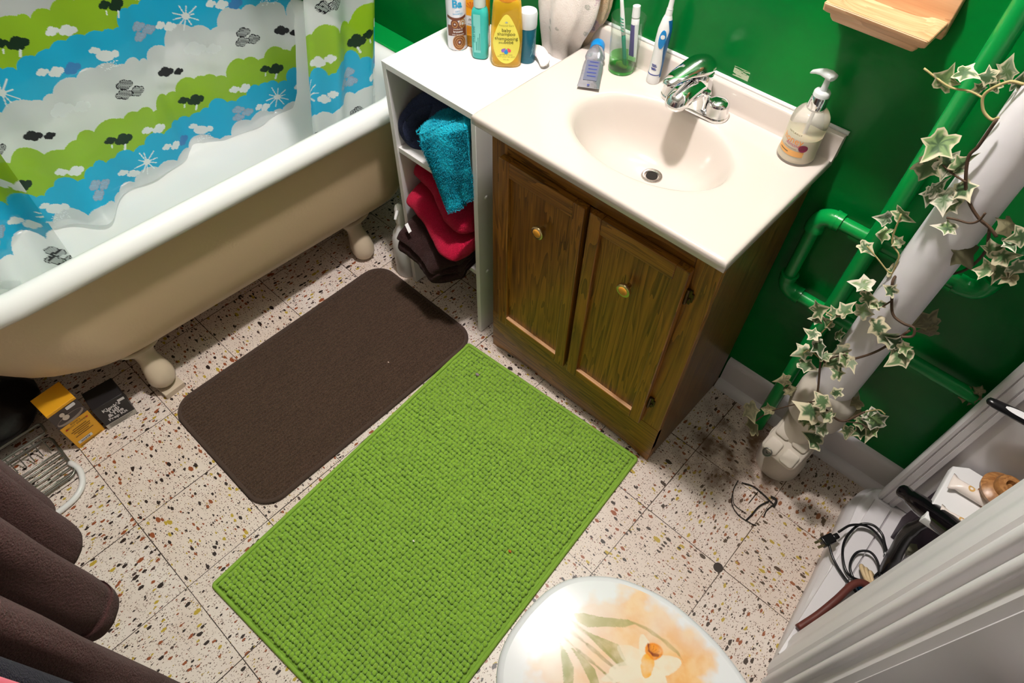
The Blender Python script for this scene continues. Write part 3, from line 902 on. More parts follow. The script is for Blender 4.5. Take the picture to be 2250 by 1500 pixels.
brn = cloth_slab('folded_towel', M['brown_terry'], [(0, 1.24, .276), (0, 1.08, .275), (0, 1.02, .262), (0, .988, .244), (0, .970, .240), (0, .962, .250), (0, .975, .266), (0, 1.02, .284), (0, 1.10, .298), (0, 1.20, .300), (0, 1.222, .312), (0, 1.19, .325), (0, 1.08, .322), (0, 1.01, .312), (0, .972, .292), (0, .958, .276)],
                 lambda p, t: Vector((.168+min(.160+max(0, p[1]-.962)*1.1, .232)*t, p[1]+.012*math.sin(PI*t)-.012*t, p[2]-(.030*t if p[1] < 1.02 else 0)+.006*math.sin(PI*t))), .024, seed=15)
tag(brn, 'dark brown towel sticking out of the lowest shelf', 'towel')

# ------------------------------------------------------------------ white spray bottle on the floor
sb = thing('plastic_bottle', 'slim white plastic bottle on the floor between tub and shelf unit', 'bottle', (.072, 1.050, 0))
m_ = MB(); m_.lathe([(0, 0), (.033, 0), (.036, .005), (.036, .12), (.034, .15), (.028, .175), (.017, .195), (.0135, .205), (.0135, .222), (0, .222)], .072, 1.050, 0, 28)
m_.build('bottle_body', M['white_plastic'], sb)
m_ = MB(); m_.lathe([(.0150, .218), (.0158, .222), (.0150, .250), (.0135, .268), (.0105, .280), (.005, .286), (0, .287)], .072, 1.050, 0, 24)
m_.tube([(.076, 1.042, .268), (.082, 1.030, .262), (.085, 1.022, .252)], [.006, .005, .004], 10)
m_.build('nozzle_cap', M['white_plastic'], sb, angle=60)

# ------------------------------------------------------------------ boxes under the tub
M['yellow_card'] = pmat('yellow_card', '#e0a01c', .5)
M['black_card'] = pmat('black_card', '#1c191b', .5)
M['grey_card'] = pmat('grey_card', '#b7b2a8', .5)
M['ink'] = pmat('black_ink', '#14100c', .6)
M['photo_grey'] = pmat('photo_grey', '#8a7c72', .5)
M['photo_dark'] = pmat('photo_dark', '#3b2f2c', .5)
M['photo_pale'] = pmat('photo_pale', '#c3b2a4', .5)
M['sticker'] = pmat('white_sticker', '#d9d5d6', .5)
M['red_ink'] = pmat('red_ink', '#b4202a', .6)
def carton(name, label, p0, p1, depth, h, cat, mat):
    """box whose front bottom edge runs p0 -> p1; front faces the room"""
    p0 = Vector((*p0, 0)); p1 = Vector((*p1, 0)); w = (p1-p0).length
    ux = (p1-p0)/w; un = Vector((ux.y, -ux.x, 0))   # outward normal of the front
    th = thing(name, label, cat, tuple((p0+p1)/2-un*depth/2))
    def at(u, v, d):   # u along front, v up, d outwards
        q = p0+ux*u+Vector((0, 0, v))+un*d
        return tuple(q)
    b = MB()
    b.box(0, w, 0, h, -depth, 0, fn=at)
    b.build('carton', mat, th, bevel=.0012)
    return th, at, w
def quad(mb, at, u0, u1, v0, v1, d, mi=0):
    mb.add([at(u0, v0, d), at(u1, v0, d), at(u1, v1, d), at(u0, v1, d)], [(0, 1, 2, 3)], mi)
yb, at, w = carton('paint_box', 'yellow box with a bathtub picture standing under the tub', (-.080, .000), (-.086, .077), .075, .168, 'box', M['yellow_card'])
pr = MB(); e = .0006
quad(pr, at, 0, w, .102, .160, e, 0)
pr.build('picture', [M['photo_dark']], yb, smooth=False, label='dark printed picture of an old bathtub')
pt = MB()
def ell(u, v, ru, rv, rot, d, mi, n=28, a0=0, a1=2*PI):
    c, s = math.cos(rot), math.sin(rot)
    pts = [(u+c*ru*math.cos(a)-s*rv*math.sin(a), v+s*ru*math.cos(a)+c*rv*math.sin(a)) for a in [a0+(a1-a0)*k/n for k in range(n)]]
    pt.add([at(x, y, d) for x, y in pts], [tuple(range(n))], mi)
ell(w*.5, .118, w*.46, .0155, .06, e*2, 1)
ell(w*.5, .122, w*.42, .0095, .06, e*3, 0)
ell(w*.40, .128, .0085, .009, 0, e*4, 2)
ell(w*.36, .143, .0062, .0072, 0, e*4, 2)
pt.build('tub_drawing', [M['photo_dark'], M['photo_grey'], M['photo_pale']], yb, smooth=False)
tx = MB()
def put(mb, s, size, u, v, d=e*2, mi=0, **k): text_into(mb, s, size, lambda x, y: at(u+x, v+y, d), mi, **k)
put(tx, "Klenk's", .0090, w*.5, .0925); put(tx, 'EPOXY ENAMEL', .0078, w*.5, .0835)
for k, (a, b) in enumerate(((.25, .75), (.16, .84), (.2, .8), (.3, .7), (.18, .82))): quad(tx, at, w*a, w*b, .072-.0072*k, .0738-.0072*k, e*2)
quad(tx, at, w*.1, w*.9, .0065, .0077, e*2); quad(tx, at, w*.1, w*.8, .003, .0042, e*2)
tx.build('lettering', M['ink'], yb, smooth=False)
tg = MB(); quad(tg, at, w*.12, w*.62, .0155, .0265, e*2); tg.build('colour_tag', M['sticker'], yb, smooth=False, label='pale tag that reads WHITE')
tx = MB(); put(tx, 'WHITE', .0085, w*.37, .0178, e*3, bold=.02); tx.build('tag_lettering', M['ink'], yb, smooth=False)
rc = MB()
for u in (.14, .86): quad(rc, at, w*u-.0025, w*u+.0025, .0835, .0885, e*2)
rc.build('red_badge', M['red_ink'], yb, smooth=False)
tg = MB(); tg.add([at(w*.72+.012*x, .152+.006*y, e*3) for x, y in rrect(-1, 1, -1, 1, .35, 4)], [tuple(range(20))]); 
tg.v = [tuple(v) for v in tg.v]; tg.build('price_sticker', M['sticker'], yb, smooth=False, label='white price sticker')

kb, at, w = carton('cleaning_kit_box', 'black Tub & Tile kit box standing next to the yellow box', (-.078, .083), (-.071, .164), .070, .098, 'box', M['black_card'])
tx = MB()
put(tx, "Klenk's", .0165, w*.5, .0700, bold=.025); put(tx, 'Tub', .0190, w*.5, .0560, bold=.03); put(tx, '&Tile', .0190, w*.5, .0420, bold=.03); put(tx, 'Prep Kit', .0150, w*.5, .0290, bold=.025)
tx.build('lettering', M['sticker'], kb, smooth=False, label='white lettering')
g_ = MB(); quad(g_, at, 0, w, .001, .0195, e); g_.build('grey_band', M['grey_card'], kb, smooth=False)
tx = MB()
for k in range(3): quad(tx, at, w*.1, w*(.9-.12*k), .0145-.005*k, .0160-.005*k, e*2)
tx.build('small_print', M['ink'], kb, smooth=False)
tg = MB(); quad(tg, at, w*.76, w*.98, .078, .088, e*2); tg.build('price_sticker', M['sticker'], kb, smooth=False)

# ------------------------------------------------------------------ wire rack pushed under the tub end, with a white plastic hose across it
wr = thing('wire_rack', 'tarnished metal wire rack lying under the left end of the tub', 'rack', (-.16, -.12, 0))
r_ = MB()
rx0, rx1, ry0, ry1 = -.165, -.008, -.240, -.035
for zt in (.012,):
    lp = rrect(rx0, rx1, ry0, ry1, .02, 5, zt); r_.tube(lp+[lp[0]], .0035, 8, cap=False)
lp = rrect(rx0-.012, rx1-.130, ry0, ry1+.005, .008, 5, .060); r_.tube(lp+[lp[0]], .0035, 8, cap=False)
r_.build('frame', M['steel'], wr, angle=180)
for k in range(6):
    x = rx1-.010-.0165*k
    w_ = MB(); w_.tube([(x, ry0+.003, .012), (x, ry1-.003, .012)], .0024, 6); w_.build('floor_wire', M['steel'], wr, angle=180)
for k in range(9):
    y = ry0+.012+.022*k
    w_ = MB(); w_.tube([(rx1-.131, y, .060), (rx1-.129, y, .03), (rx1-.108, y, .013)], .0016, 6); w_.build('side_wire', M['steel'], wr, angle=180)
hs = MB()
hs.tube(bez([(-.050, -.035, .010), (-.010, -.028, .012), (.030, -.040, .012), (.052, -.066, .0105), (.060, -.105, .0095), (.058, -.16, .0095), (.055, -.24, .0095)], 8), .0075, 12)
tag(hs.build('plastic_tube', M['white_plastic'], angle=180), 'white bent plastic tube on the floor beside the wire rack', 'tube')
bg = MB()
bgx, bgy = -.315, -.135
loops = []
for k in range(10):
    t = k/9; rr = math.sin(PI*min(1, .18+t*.82))
    loops.append([(bgx+.128*rr*math.cos(2*PI*i/28)*(1+.12*mnoise.noise((i*.7, k*.5, 1))), bgy+.150*rr*math.sin(2*PI*i/28)*(1+.12*mnoise.noise((i*.7, k*.5, 5))), 0.001+.125*t) for i in range(28)])
bg.loft(loops)
tag(bg.build('bag', pmat('black_bag', '#0d0b10', .35, bump=.6, bscale=25), angle=180), 'black crumpled bag behind the wire rack under the tub', 'bag')
pp = MB(); pp.tube(bez([(-.262, .860, .010), (-.250, .905, .013), (-.243, .95, .015), (-.238, .975, .015)], 6), [.009]*6+[.012]*6+[.013]*7, 10, flat=.7)
tag(pp.build('rag', pmat('beige_rag', '#b39a84', .9, bump=.4, var=.2), angle=180), 'beige rolled rag lying on the floor under the tub', 'rag')

# ------------------------------------------------------------------ vanity cabinet
VX0, VX1, VY0, VZ = .486, 1.063, 1.026, .786
va = thing('vanity_cabinet', 'brown oak vanity cabinet with two doors', 'cabinet', ((VX0+VX1)/2, 1.21, 0))
c_ = MB()
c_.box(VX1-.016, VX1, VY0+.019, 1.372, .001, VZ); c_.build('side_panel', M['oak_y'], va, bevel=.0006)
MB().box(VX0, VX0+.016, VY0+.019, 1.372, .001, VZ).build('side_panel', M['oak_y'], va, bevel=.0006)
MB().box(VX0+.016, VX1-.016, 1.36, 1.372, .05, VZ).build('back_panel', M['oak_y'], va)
MB().box(VX0+.016, VX1-.016, VY0+.02, 1.36, .07, .085).build('bottom_panel', M['oak_h'], va)
ff = MB()
ff.box(VX0, VX0+.045, VY0, VY0+.019, .060, VZ, 0); ff.box(VX1-.055, VX1, VY0, VY0+.019, .060, VZ, 0); ff.box(.745, .79, VY0, VY0+.019, .15, VZ-.06, 0)
ff.box(VX0+.045, VX1-.055, VY0, VY0+.019, VZ-.065, VZ, 1)
# bottom rail: a shaped apron that stands on two corner feet
ap = [(VX0, .001), (VX0+.020, .001), (VX0+.045, .010), (VX0+.10, .016), (VX1-.10, .016), (VX1-.045, .008), (VX1-.02, .001), (VX1, .001), (VX1, .16), (VX0, .16)]
ff.prism([(x, z) for x, z in ap], VY0-.001, VY0+.018, 1)
ff.build('face_frame', [M['oak_v'], M['oak_h']], va, bevel=.0008)
M['oak_door_h'] = M['oak_h']
def door(x0, x1, z0, z1, knob_x, knob_z, hinge_left):
    d = MB(); st, rt, rb = .030, .040, .030
    y0, y1 = VY0-.021, VY0-.002
    ch = .006
    # stiles
    for a, b in ((x0, x0+st), (x1-st, x1)): d.box(a, b, y0, y1, z0, z1, 0)
    d.box(x0+st, x1-st, y0, y1, z1-rt, z1, 1); 
    # bottom rail; light along its top is painted by the pale strip below
    d.prism([(x0+st, z0), (x1-st, z0), (x1-st, z0+rb), (x0+st, z0+rb)], y0, y1, 1)
    # panel, set back
    yp = y0+.0105
    d.box(x0+st-.003, x1-st+.003, yp, y1-.001, z0+rb-.003, z1-rt+.003, 0)
    o = d.build('door', [M['oak_v'], M['oak_h']], va, bevel=.0018)
    k = MB()
    prof = [(0, 0), (.0055, 0), (.0055, .010), (.009, .014), (.0165, .017), (.0175, .020), (.0165, .0235), (.0120, .0245), (0, .0245)]
    fnk = lambda x, y, z: (x, y0-z, knob_z+y)
    k.lathe(prof, 0, 0, 0, 28, fn=lambda x, y, z: (knob_x+x, yp-z, knob_z+y))
    ws = MB(); ws.box(x0+st-.001, x1-st+.001, y0+.0012, yp+.0005, z0+rb-.001, z0+rb+.0008); ws.build('lit_ledge_strip', M['lit_ledge_oak'], o, label='pale strip painting lamp light on the ledge under the door panel')  # thin pale strip, grazing lamp light painted onto the ledge
    kk = k.build('knob', M['gold'], o, angle=60, label='polished brass knob with an amber centre')
    k = MB(); k.lathe([(0, .0240), (.0112, .0240), (.0105, .0260), (.006, .0272), (0, .0275)], 0, 0, 0, 24, fn=lambda x, y, z: (knob_x+x, yp-z, knob_z+y))
    k.build('knob_inlay', M['amber'], o, angle=60)
    for hz in (z0+.09, z1-.075):
        hx = x0 if hinge_left else x1
        s = -1 if hinge_left else 1
        h = MB()
        h.box(hx, hx+s*.012, VY0-.0045, VY0-.001, hz-.019, hz+.019)
        h.box(hx+s*.001, hx+s*.0165, VY0-.004, VY0-.001, hz-.011, hz+.011)
        h.lathe([(0, -.021), (.0035, -.021), (.0035, .021), (0, .021)], hx+s*.003, VY0-.006, hz, 10)
        h.sphere((hx+s*.010, VY0-.005, hz-.004), .0032, 8, 6)
        h.build('hinge', M['brass'], o)
    return o
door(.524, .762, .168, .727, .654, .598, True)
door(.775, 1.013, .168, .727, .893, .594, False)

# ------------------------------------------------------------------ counter top with moulded oval basin
CX0, CX1, CY0, CY1, CZ = .462, 1.076, .988, YB-.001, .812
ct = thing('vanity_countertop', 'cream cultured marble counter with an oval sink basin', 'sink', (.775, 1.19, VZ))
bx, by, ra, rb_ = .778, 1.185, .183, .128
def rect_pt(a, x0, x1, y0, y1):
    c, s = math.cos(a), math.sin(a)
    t = 1e9
    if c > 1e-9: t = min(t, (x1-bx)/c)
    if c < -1e-9: t = min(t, (x0-bx)/c)
    if s > 1e-9: t = min(t, (y1-by)/s)
    if s < -1e-9: t = min(t, (y0-by)/s)
    return bx+t*c, by+t*s
angs = sorted([2*PI*k/120 for k in range(120)]+[math.atan2(y-by, x-bx) % (2*PI) for x in (CX0, CX1) for y in (CY0, CY1)])
def rl(i, z): return [(*rect_pt(a, CX0+i, CX1-i, CY0+i, CY1-i*.01), z) for a in angs]
def el(k, z, dx=0, dy=0, pw=1): return [(bx+dx+ra*k*math.cos(a), by+dy+rb_*k*math.sin(a), z) for a in angs]
R5 = rl(.010, CZ); E0 = el(1.10, CZ)
c_ = MB()
loops = [rl(.012, VZ+.001), rl(.002, VZ+.001), rl(0, VZ+.003), rl(0, CZ-.006), rl(.0018, CZ-.0018), rl(.006, CZ-.0002), R5]
for t in (.35, .7):
    loops.append([tuple(Vector(p).lerp(Vector(q), t)) for p, q in zip(R5, E0)])
loops += [E0, el(1.05, CZ-.0008), el(1.01, CZ-.003), el(.975, CZ-.008), el(.94, CZ-.018), el(.88, CZ-.042), el(.80, CZ-.068, 0, .004), el(.69, CZ-.090, 0, .010), el(.55, CZ-.105, 0, .018), el(.38, CZ-.115, 0, .028), el(.24, CZ-.1195, 0, .036), el(.13, CZ-.1215, 0, .040)]
c_.loft(loops, cap0=False, cap1=True)
c_.build('countertop', M['counter'], ct, angle=60)
s_ = MB()
prof = [(CY1, CZ-.001), (CY1-.024, CZ-.001), (CY1-.021, CZ+.004), (CY1-.019, CZ+.010), (CY1-.0185, CZ+.046), (CY1-.0165, CZ+.0495), (CY1-.013, CZ+.0515), (CY1, CZ+.0515)]
s_.loft([[(x, y, z) for y, z in prof] for x in (CX0, CX1+.002)])
s_.build('backsplash', M['counter'], ct, angle=50)
k_ = MB(); k_.tube([(CX0, CY1-.002, CZ+.0535), (.7, CY1-.002, CZ+.0540), (.9, CY1-.002, CZ+.0535), (CX1+.004, CY1-.002, CZ+.0540)], .0045, 8); k_.build('caulk_bead', M['white_plastic'], ct, angle=180)
dr = MB()
dcx, dcy = bx, by+.040
dr.lathe([(.013, -.030), (.0135, -.004), (.015, .001), (.019, .0026), (.0225, .0020), (.0235, 0), (.0235, -.003)], dcx, dcy, CZ-.1205, 36)
dr.f = dr.f[:-2] if False else dr.f
dd = dr.build('drain', pmat('worn_chrome', '#b9b2ad', .25, metal=1, var=.3, vscale=300), ct, label='worn metal drain ring')
pl_ = MB(); pl_.lathe([(0, 0), (.0132, 0), (.0132, .001), (0, .001)], dcx, dcy, CZ-.1207, 24); pl_.build('drain_hole', M['dark'], dd)

# ------------------------------------------------------------------ faucet
fx_, fy_ = .778, 1.338
fa = thing('faucet', 'chrome single lever faucet behind the sink basin', 'faucet', (fx_, fy_, CZ))
f_ = MB()
def stad(hx, hy, z, n=40): 
    out = []
    for k in range(n):
        a = 2*PI*k/n; c, s = math.cos(a), math.sin(a)
        out.append((fx_+(hx-hy)*(1 if c > 0 else -1)*min(1, abs(c)*6)+hy*c, fy_+hy*s, z))
    return out
f_.loft([stad(.080, .027, CZ+.0005), stad(.0805, .0275, CZ+.003), stad(.079, .026, CZ+.008), stad(.074, .022, CZ+.012), stad(.060, .016, CZ+.015)])
f_.build('base_plate', M['chrome'], fa, angle=70)
for sgn in (-1, 1):
    e_ = MB(); e_.lathe([(.0262, .002), (.0255, .008), (.0238, .012), (.0232, .026), (.0222, .031), (.018, .035), (.010, .0375), (0, .038)], fx_+sgn*.0530, fy_, CZ+.002, 32)
    e_.build('end_cap', M['chrome'], fa, angle=60)
b_ = MB()
loops = []
for k, (z, y, hx, hy) in enumerate(((.004, 0, .052, .026), (.014, -.001, .040, .026), (.030, -.003, .032, .026), (.05, -.005, .0285, .0265), (.068, -.006, .0272, .0265), (.084, -.007, .0265, .0262), (.087, -.007, .0245, .0242))):
    loops.append([(fx_+hx*math.cos(2*PI*i/32), fy_+y+hy*math.sin(2*PI*i/32), CZ+z) for i in range(32)])
b_.loft(loops)
b_.build('body', M['chrome'], fa, angle=60)
s_ = MB()
def ring(c, d, up, rx, ry, n=28):
    c = Vector(c); d = Vector(d).normalized(); a = d.cross(Vector(up)).normalized(); b = a.cross(d)
    return [tuple(c+a*rx*math.cos(2*PI*i/n)+b*ry*math.sin(2*PI*i/n)) for i in range(n)]
sp = [((fx_, fy_-.006, CZ+.050), (0, -1, .10), .027, .028), ((fx_, fy_-.030, CZ+.054), (0, -1, .05), .0268, .026), ((fx_, fy_-.052, CZ+.0545), (0, -1, 0), .0262, .0235), ((fx_, fy_-.070, CZ+.052), (0, -1, -.25), .0252, .0215), ((fx_, fy_-.084, CZ+.047), (0, -1, -.55), .0235, .0195), ((fx_, fy_-.0905, CZ+.041), (0, -.7, -1), .0205, .0165), ((fx_, fy_-.092, CZ+.036), (0, -.4, -1), .0165, .0135), ((fx_, fy_-.091, CZ+.034), (0, -.3, -1), .011, .009)]
s_.loft([ring(c, d, (0, 0, 1) if abs(d[2]) < .8 else (0, -1, .2), rx, ry) for c, d, rx, ry in sp])
s_.build('spout', M['chrome'], fa, angle=80)
h_ = MB()
# domed handle: a cap over the body running forward into a paddle turned a little to the left
hl = []
ca_, sa_ = math.cos(math.radians(-13)), math.sin(math.radians(-13))
for y, z, hx, hz in ((.027, .092, .006, .006), (.023, .092, .017, .014), (.012, .092, .0255, .021), (-.003, .092, .0285, .0245), (-.018, .0925, .0280, .024), (-.034, .0935, .0250, .0195), (-.050, .0945, .0215, .0135), (-.066, .0935, .0190, .0095), (-.080, .0905, .0165, .0078), (-.092, .0865, .0135, .0068), (-.099, .0840, .0070, .0045)):
    L = []
    for i in range(32):
        a = 2*PI*i/32
        zz = math.sin(a); zz = zz if zz > 0 else zz*.30
        x_, y_ = hx*math.cos(a), y
        L.append((fx_+ca_*x_-sa_*y_ , fy_-.007+sa_*x_+ca_*y_, CZ+z+hz*zz))
    hl.append(L)
h_.loft(hl)
h_.build('lever', M['chrome'], fa, angle=80)
k_ = MB(); k_.lathe([(.0042, 0), (.0036, .018), (.0052, .030), (.0078, .036), (.0082, .041), (.006, .045), (0, .046)], fx_+.030, fy_-.016, CZ+.010, 18)
k_.build('drain_knob', M['chrome'], fa)

# ------------------------------------------------------------------ things on the counter
def frame(o, ang, tilt=0.0, roll=0.0):
    """local (u right, v back, w up) -> world; ang turns about z, tilt leans about u"""
    R = Matrix.Rotation(ang, 3, 'Z') @ Matrix.Rotation(tilt, 3, 'X') @ Matrix.Rotation(roll, 3, 'Y')
    o = Vector(o)
    return lambda x, y, z: tuple(o+R @ Vector((x, y, z)))
M['clear'] = thin_clear('clear_plastic', '#f6faf8', .015)
M['blue_plastic'] = pmat('blue_plastic', '#0d7fc4', .3)
M['dkblue'] = pmat('dark_blue_grip', '#0f5f9c', .4)
M['foil'] = pmat('silver_tube', '#b9bac6', .22, metal=.75, bump=.5, bscale=45)
M['print_grey'] = pmat('printed_grey', '#70748a', .35, metal=.3)
M['ink_blue'] = pmat('blue_ink', '#2b3a8c', .5)

# squeezed silver toothpaste tube with blue cap
tp = thing('toothpaste_tube', 'squeezed silver toothpaste tube with blue cap lying by the basin', 'tube', (.545, 1.28, CZ))
ta, tb_ = Vector((.508, 1.348, CZ+.0175)), Vector((.583, 1.222, CZ+.010))
dT = (tb_-ta); Ln = dT.length; dT.normalize(); aT = dT.cross(Vector((0, 0, 1))).normalized(); uT = aT.cross(dT)
def tpt(s, a, b): return tuple(ta+dT*s+aT*a+uT*b)
cp = MB(); cp.lathe([(0, 0), (.0150, 0), (.0163, .004), (.0163, .020), (.0150, .0235), (0, .0235)], 0, 0, 0, 28, fn=lambda x, y, z: tpt(z-.012, x, y))
cp.build('cap', M['blue_plastic'], tp)
tb = MB(); L = []
for s, wx, h, dz in ((.012, .0150, .0145, 0), (.018, .0165, .0150, 0), (.028, .0205, .0140, .001), (.040, .0225, .0120, .0), (.050, .0195, .0080, -.002), (.058, .0215, .0085, -.002), (.070, .0225, .0085, -.003), (.090, .0225, .0070, -.004), (.110, .0228, .0050, -.004), (.128, .0232, .0025, -.003), (.139, .0236, .0012, -.002), (.147, .0238, .0011, -.002)):
    L.append([tpt(s, wx*math.cos(2*PI*i/28), h*math.sin(2*PI*i/28)+dz+.0012*mnoise.noise((s*60, i*.4, 2))*(h > .004)) for i in range(28)])
tb.loft(L); tb.build('tube_body', M['foil'], tp, angle=60)
lb = MB()
def tq_(s0, s1, a0, a1, lift, n=8):
    def hz(s): return float(np.interp(s, [.05, .058, .07, .09, .11, .128, .139], [.0060, .0065, .0055, .0030, .0010, -.0005, -.0008]))
    for k in range(n):
        sA, sB = s0+(s1-s0)*k/n, s0+(s1-s0)*(k+1)/n
        lb.add([tpt(sA, a0, hz(sA)+lift), tpt(sA, a1, hz(sA)+lift), tpt(sB, a1, hz(sB)+lift), tpt(sB, a0, hz(sB)+lift)], [(0, 1, 2, 3)])
tq_(.060, .124, -.0150, .0150, .0006); lb.build('label_panel', M['print_grey'], tp, smooth=False)
lb = MB()
for k in range(5): tq_(.066+.011*k, .0685+.011*k, -.011, .008+.002*(k % 2), .0011, 1)
tq_(.140, .1445, -.002, .003, .0022, 1)
lb.build('small_print', M['ink_blue'], tp, smooth=False)

# drinking glass with two inches of green liquid
GX, GY = .5835, 1.340
gl = thing('drinking_glass', 'clear tumbler with a little green mouthwash in it', 'glass', (GX, GY, CZ))
g_ = MB()
g_.lathe([(0, .0005), (.0275, .0005), (.0290, .002), (.0310, .035), (.0365, .1175), (.0372, .1190), (.0360, .1192), (.0350, .1175), (.0296, .036), (.0276, .007), (0, .0060)], GX, GY, CZ, 48)
g_.build('tumbler', M['clear'], gl, angle=60)
lq = MB(); lq.lathe([(0, .0065), (.0272, .0075), (.0288, .033), (0, .033)], GX, GY, CZ, 40)
ml, nt, b = nmat('green_mouthwash'); b.inputs['Base Color'].default_value = (*lin('#d8f5d0'), 1); b.inputs['Transmission Weight'].default_value = 1.0; b.inputs['Roughness'].default_value = .02; b.inputs['IOR'].default_value = 1.33
ml = thin_clear('green_mouthwash', '#cdf5c4', .06, body='#4fd04a')
lq.build('mouthwash', ml, gl, angle=60, label='green liquid')
rf = MB(); rf.lathe([(0, .001), (.0285, .001), (.0288, .006), (0, .006)], GX, GY, CZ, 40)
rf.build('green_base', pmat('green_base', '#1fae1c', .2, trans=.3), gl, angle=60)
# flexible green leaf-like thing lying in the glass
sq = MB(); sq.sphere((GX+.004, GY-.006, CZ+.015), .010, 18, 10, s=(1.5, .9, .7))
tag(sq.build('soaked_leaf', pmat('wilted_leaf', '#6c7f1e', .6, var=.4, vscale=120)), 'wilted green leaf lying in the bottom of the tumbler', 'leaf')
tbm = MB()
p0 = Vector((GX+.013, GY-.006, CZ+.014)); p1 = Vector((GX-.012, GY-.010, CZ+.128)); dd_ = (p1-p0)
tbr = thing('toothbrush', 'green and white manual toothbrush leaning in the tumbler', 'toothbrush', tuple(p0))
tbm.tube([p0+dd_*t for t in (0, .03, .12, .3, .5, .62)], [.003, .0048, .0052, .0046, .0050, .0044], 12, flat=.8)
tbm.build('handle', pmat('green_rubber', '#0c7d63', .45), tbr, angle=180)
t2 = MB(); t2.tube([p0+dd_*t+Vector((0, -.0006, 0)) for t in (.60, .75, .95, 1.15, 1.35)], [.0046, .0052, .0048, .0040, .0036], 12, flat=.85)
t2.build('neck', M['white_plastic'], tbr, angle=180)
for k in range(5):
    r_ = MB(); q = p0+dd_*(.68+.055*k); r_.tube([q+Vector((-.0046, -.003, .001)), q+Vector((0, -.0054, 0)), q+Vector((.0046, -.003, -.001))], .0009, 6); r_.build('grip_ridge', pmat('green_rubber2', '#0c8d6b', .45) if k == 0 else bpy.data.materials['green_rubber2'], tbr, angle=180)
q0 = Vector((GX+.017, GY+.012, CZ+.022)); q1 = Vector((GX+.006, GY+.014, CZ+.130)); d2 = q1-q0
mt_ = thing('travel_toothpaste', 'white and purple travel toothpaste tube in the tumbler', 'tube', tuple(q0))
m_ = MB(); a_ = Vector((1, 0, .1)).normalized(); b2 = Vector((0, 1, 0))
L = []
for t, wx, wy in ((0, .0110, .0008), (.1, .0108, .002), (.4, .0100, .005), (.7, .0092, .0078), (.84, .0086, .0084), (.88, .006, .006)):
    L.append([tuple(q0+d2*t+a_*wx*math.cos(2*PI*i/24)+b2*wy*math.sin(2*PI*i/24)) for i in range(24)])
m_.loft(L); m_.build('tube_body', M['white_plastic'], mt_, angle=60)
m_ = MB(); m_.lathe([(0, 0), (.0088, 0), (.0080, .022), (0, .022)], 0, 0, 0, 24, fn=lambda x, y, z: tuple(q0+d2*.875+a_*x+b2*y+d2.normalized()*z)); m_.build('cap', M['white_plastic'], mt_)
m_ = MB()
for t0, t1, e in ((.10, .74, .60),):
    for k in range(10):
        tA, tB = t0+(t1-t0)*k/10, t0+(t1-t0)*(k+1)/10
        def P_(t, s):
            wx = np.interp(t, [0, .1, .4, .7], [.011, .0108, .0100, .0092]); wy = np.interp(t, [0, .1, .4, .7], [.0008, .002, .005, .0078])
            return tuple(q0+d2*t+a_*(wx*1.04*math.cos(s))+b2*(wy*1.06*math.sin(s)))
        for j in range(6):
            s0, s1 = -2.4+1.3*j/6, -2.4+1.3*(j+1)/6
            m_.add([P_(tA, s0), P_(tA, s1), P_(tB, s1), P_(tB, s0)], [(0, 1, 2, 3)])
m_.build('printed_band', pmat('purple_print', '#4a3f86', .4), mt_, angle=180)

# electric toothbrush
eb = thing('electric_toothbrush', 'blue and white electric toothbrush standing behind the basin', 'toothbrush', (.662, 1.352, CZ))
fe = frame((.662, 1.351, CZ), math.radians(40), 0, math.radians(2))
e_ = MB(); e_.lathe([(0, .0005), (.0138, .0005), (.0145, .003), (.0140, .022), (.0136, .024), (.0136, .040), (.0134, .065), (.0148, .095), (.0142, .118), (.0105, .138), (.0075, .147), (0, .147)], 0, 0, 0, 32, fn=fe)
e_.build('handle', M['white_plastic'], eb, angle=60)
e_ = MB(); e_.lathe([(0, .147), (.0072, .147), (.0066, .158), (.0056, .162), (.0050, .175), (.0042, .200), (.0036, .225), (0, .226)], 0, 0, 0, 24, fn=fe)
e_.lathe([(.0058, .1585), (.0066, .160), (.0058, .1615)], 0, 0, 0, 24, fn=fe)
e_.build('brush_stem', M['white_plastic'], eb, angle=60)
def er(z): return float(np.interp(z, [0, .003, .022, .024, .04, .065, .095, .118, .138, .147], [.0138, .0145, .014, .0136, .0136, .0134, .0148, .0142, .0105, .0075]))
def skin(mb, za, zb, fa_, fb_, lift, n=24, m=10, mi=0):
    """band on the handle between angles fa_(z), fb_(z)"""
    V = []
    for k in range(n+1):
        z = za+(zb-za)*k/n
        for j in range(m+1):
            a = fa_(z)+(fb_(z)-fa_(z))*j/m; r = er(z)+lift
            V.append(fe(r*math.cos(a), r*math.sin(a), z))
    mb.add(V, [(k*(m+1)+j, k*(m+1)+j+1, (k+1)*(m+1)+j+1, (k+1)*(m+1)+j) for k in range(n) for j in range(m)], mi)
e_ = MB()
skin(e_, .034, .140, lambda z: -PI/2+.45+.25*math.cos((z-.038)/.102*2*PI)-.2*max(0, (z-.12)/.02)*3, lambda z: -PI/2+2.3, .0005)
skin(e_, .016, .034, lambda z: -PI/2+.70+.02*abs(z-.025)*1000*.04, lambda z: -PI/2+2.0, .0005, 8)
e_.build('side_grip', M['dkblue'], eb, angle=180)
e_ = MB()
def oval(z0, z1, ac, aw, lift):
    def h(z): return aw*math.sqrt(max(0, 1-((z-(z0+z1)/2)/((z1-z0)/2))**2))
    skin(e_, z0, z1, lambda z: ac-h(z), lambda z: ac+h(z), lift)
oval(.082, .122, -PI/2-.25, .50, .0006); e_.build('button_panel', M['blue_plastic'], eb, angle=180)
e_ = MB(); oval(.103, .1125, -PI/2-.25, .30, .0010); e_.build('button', M['white_plastic'], eb, angle=180)
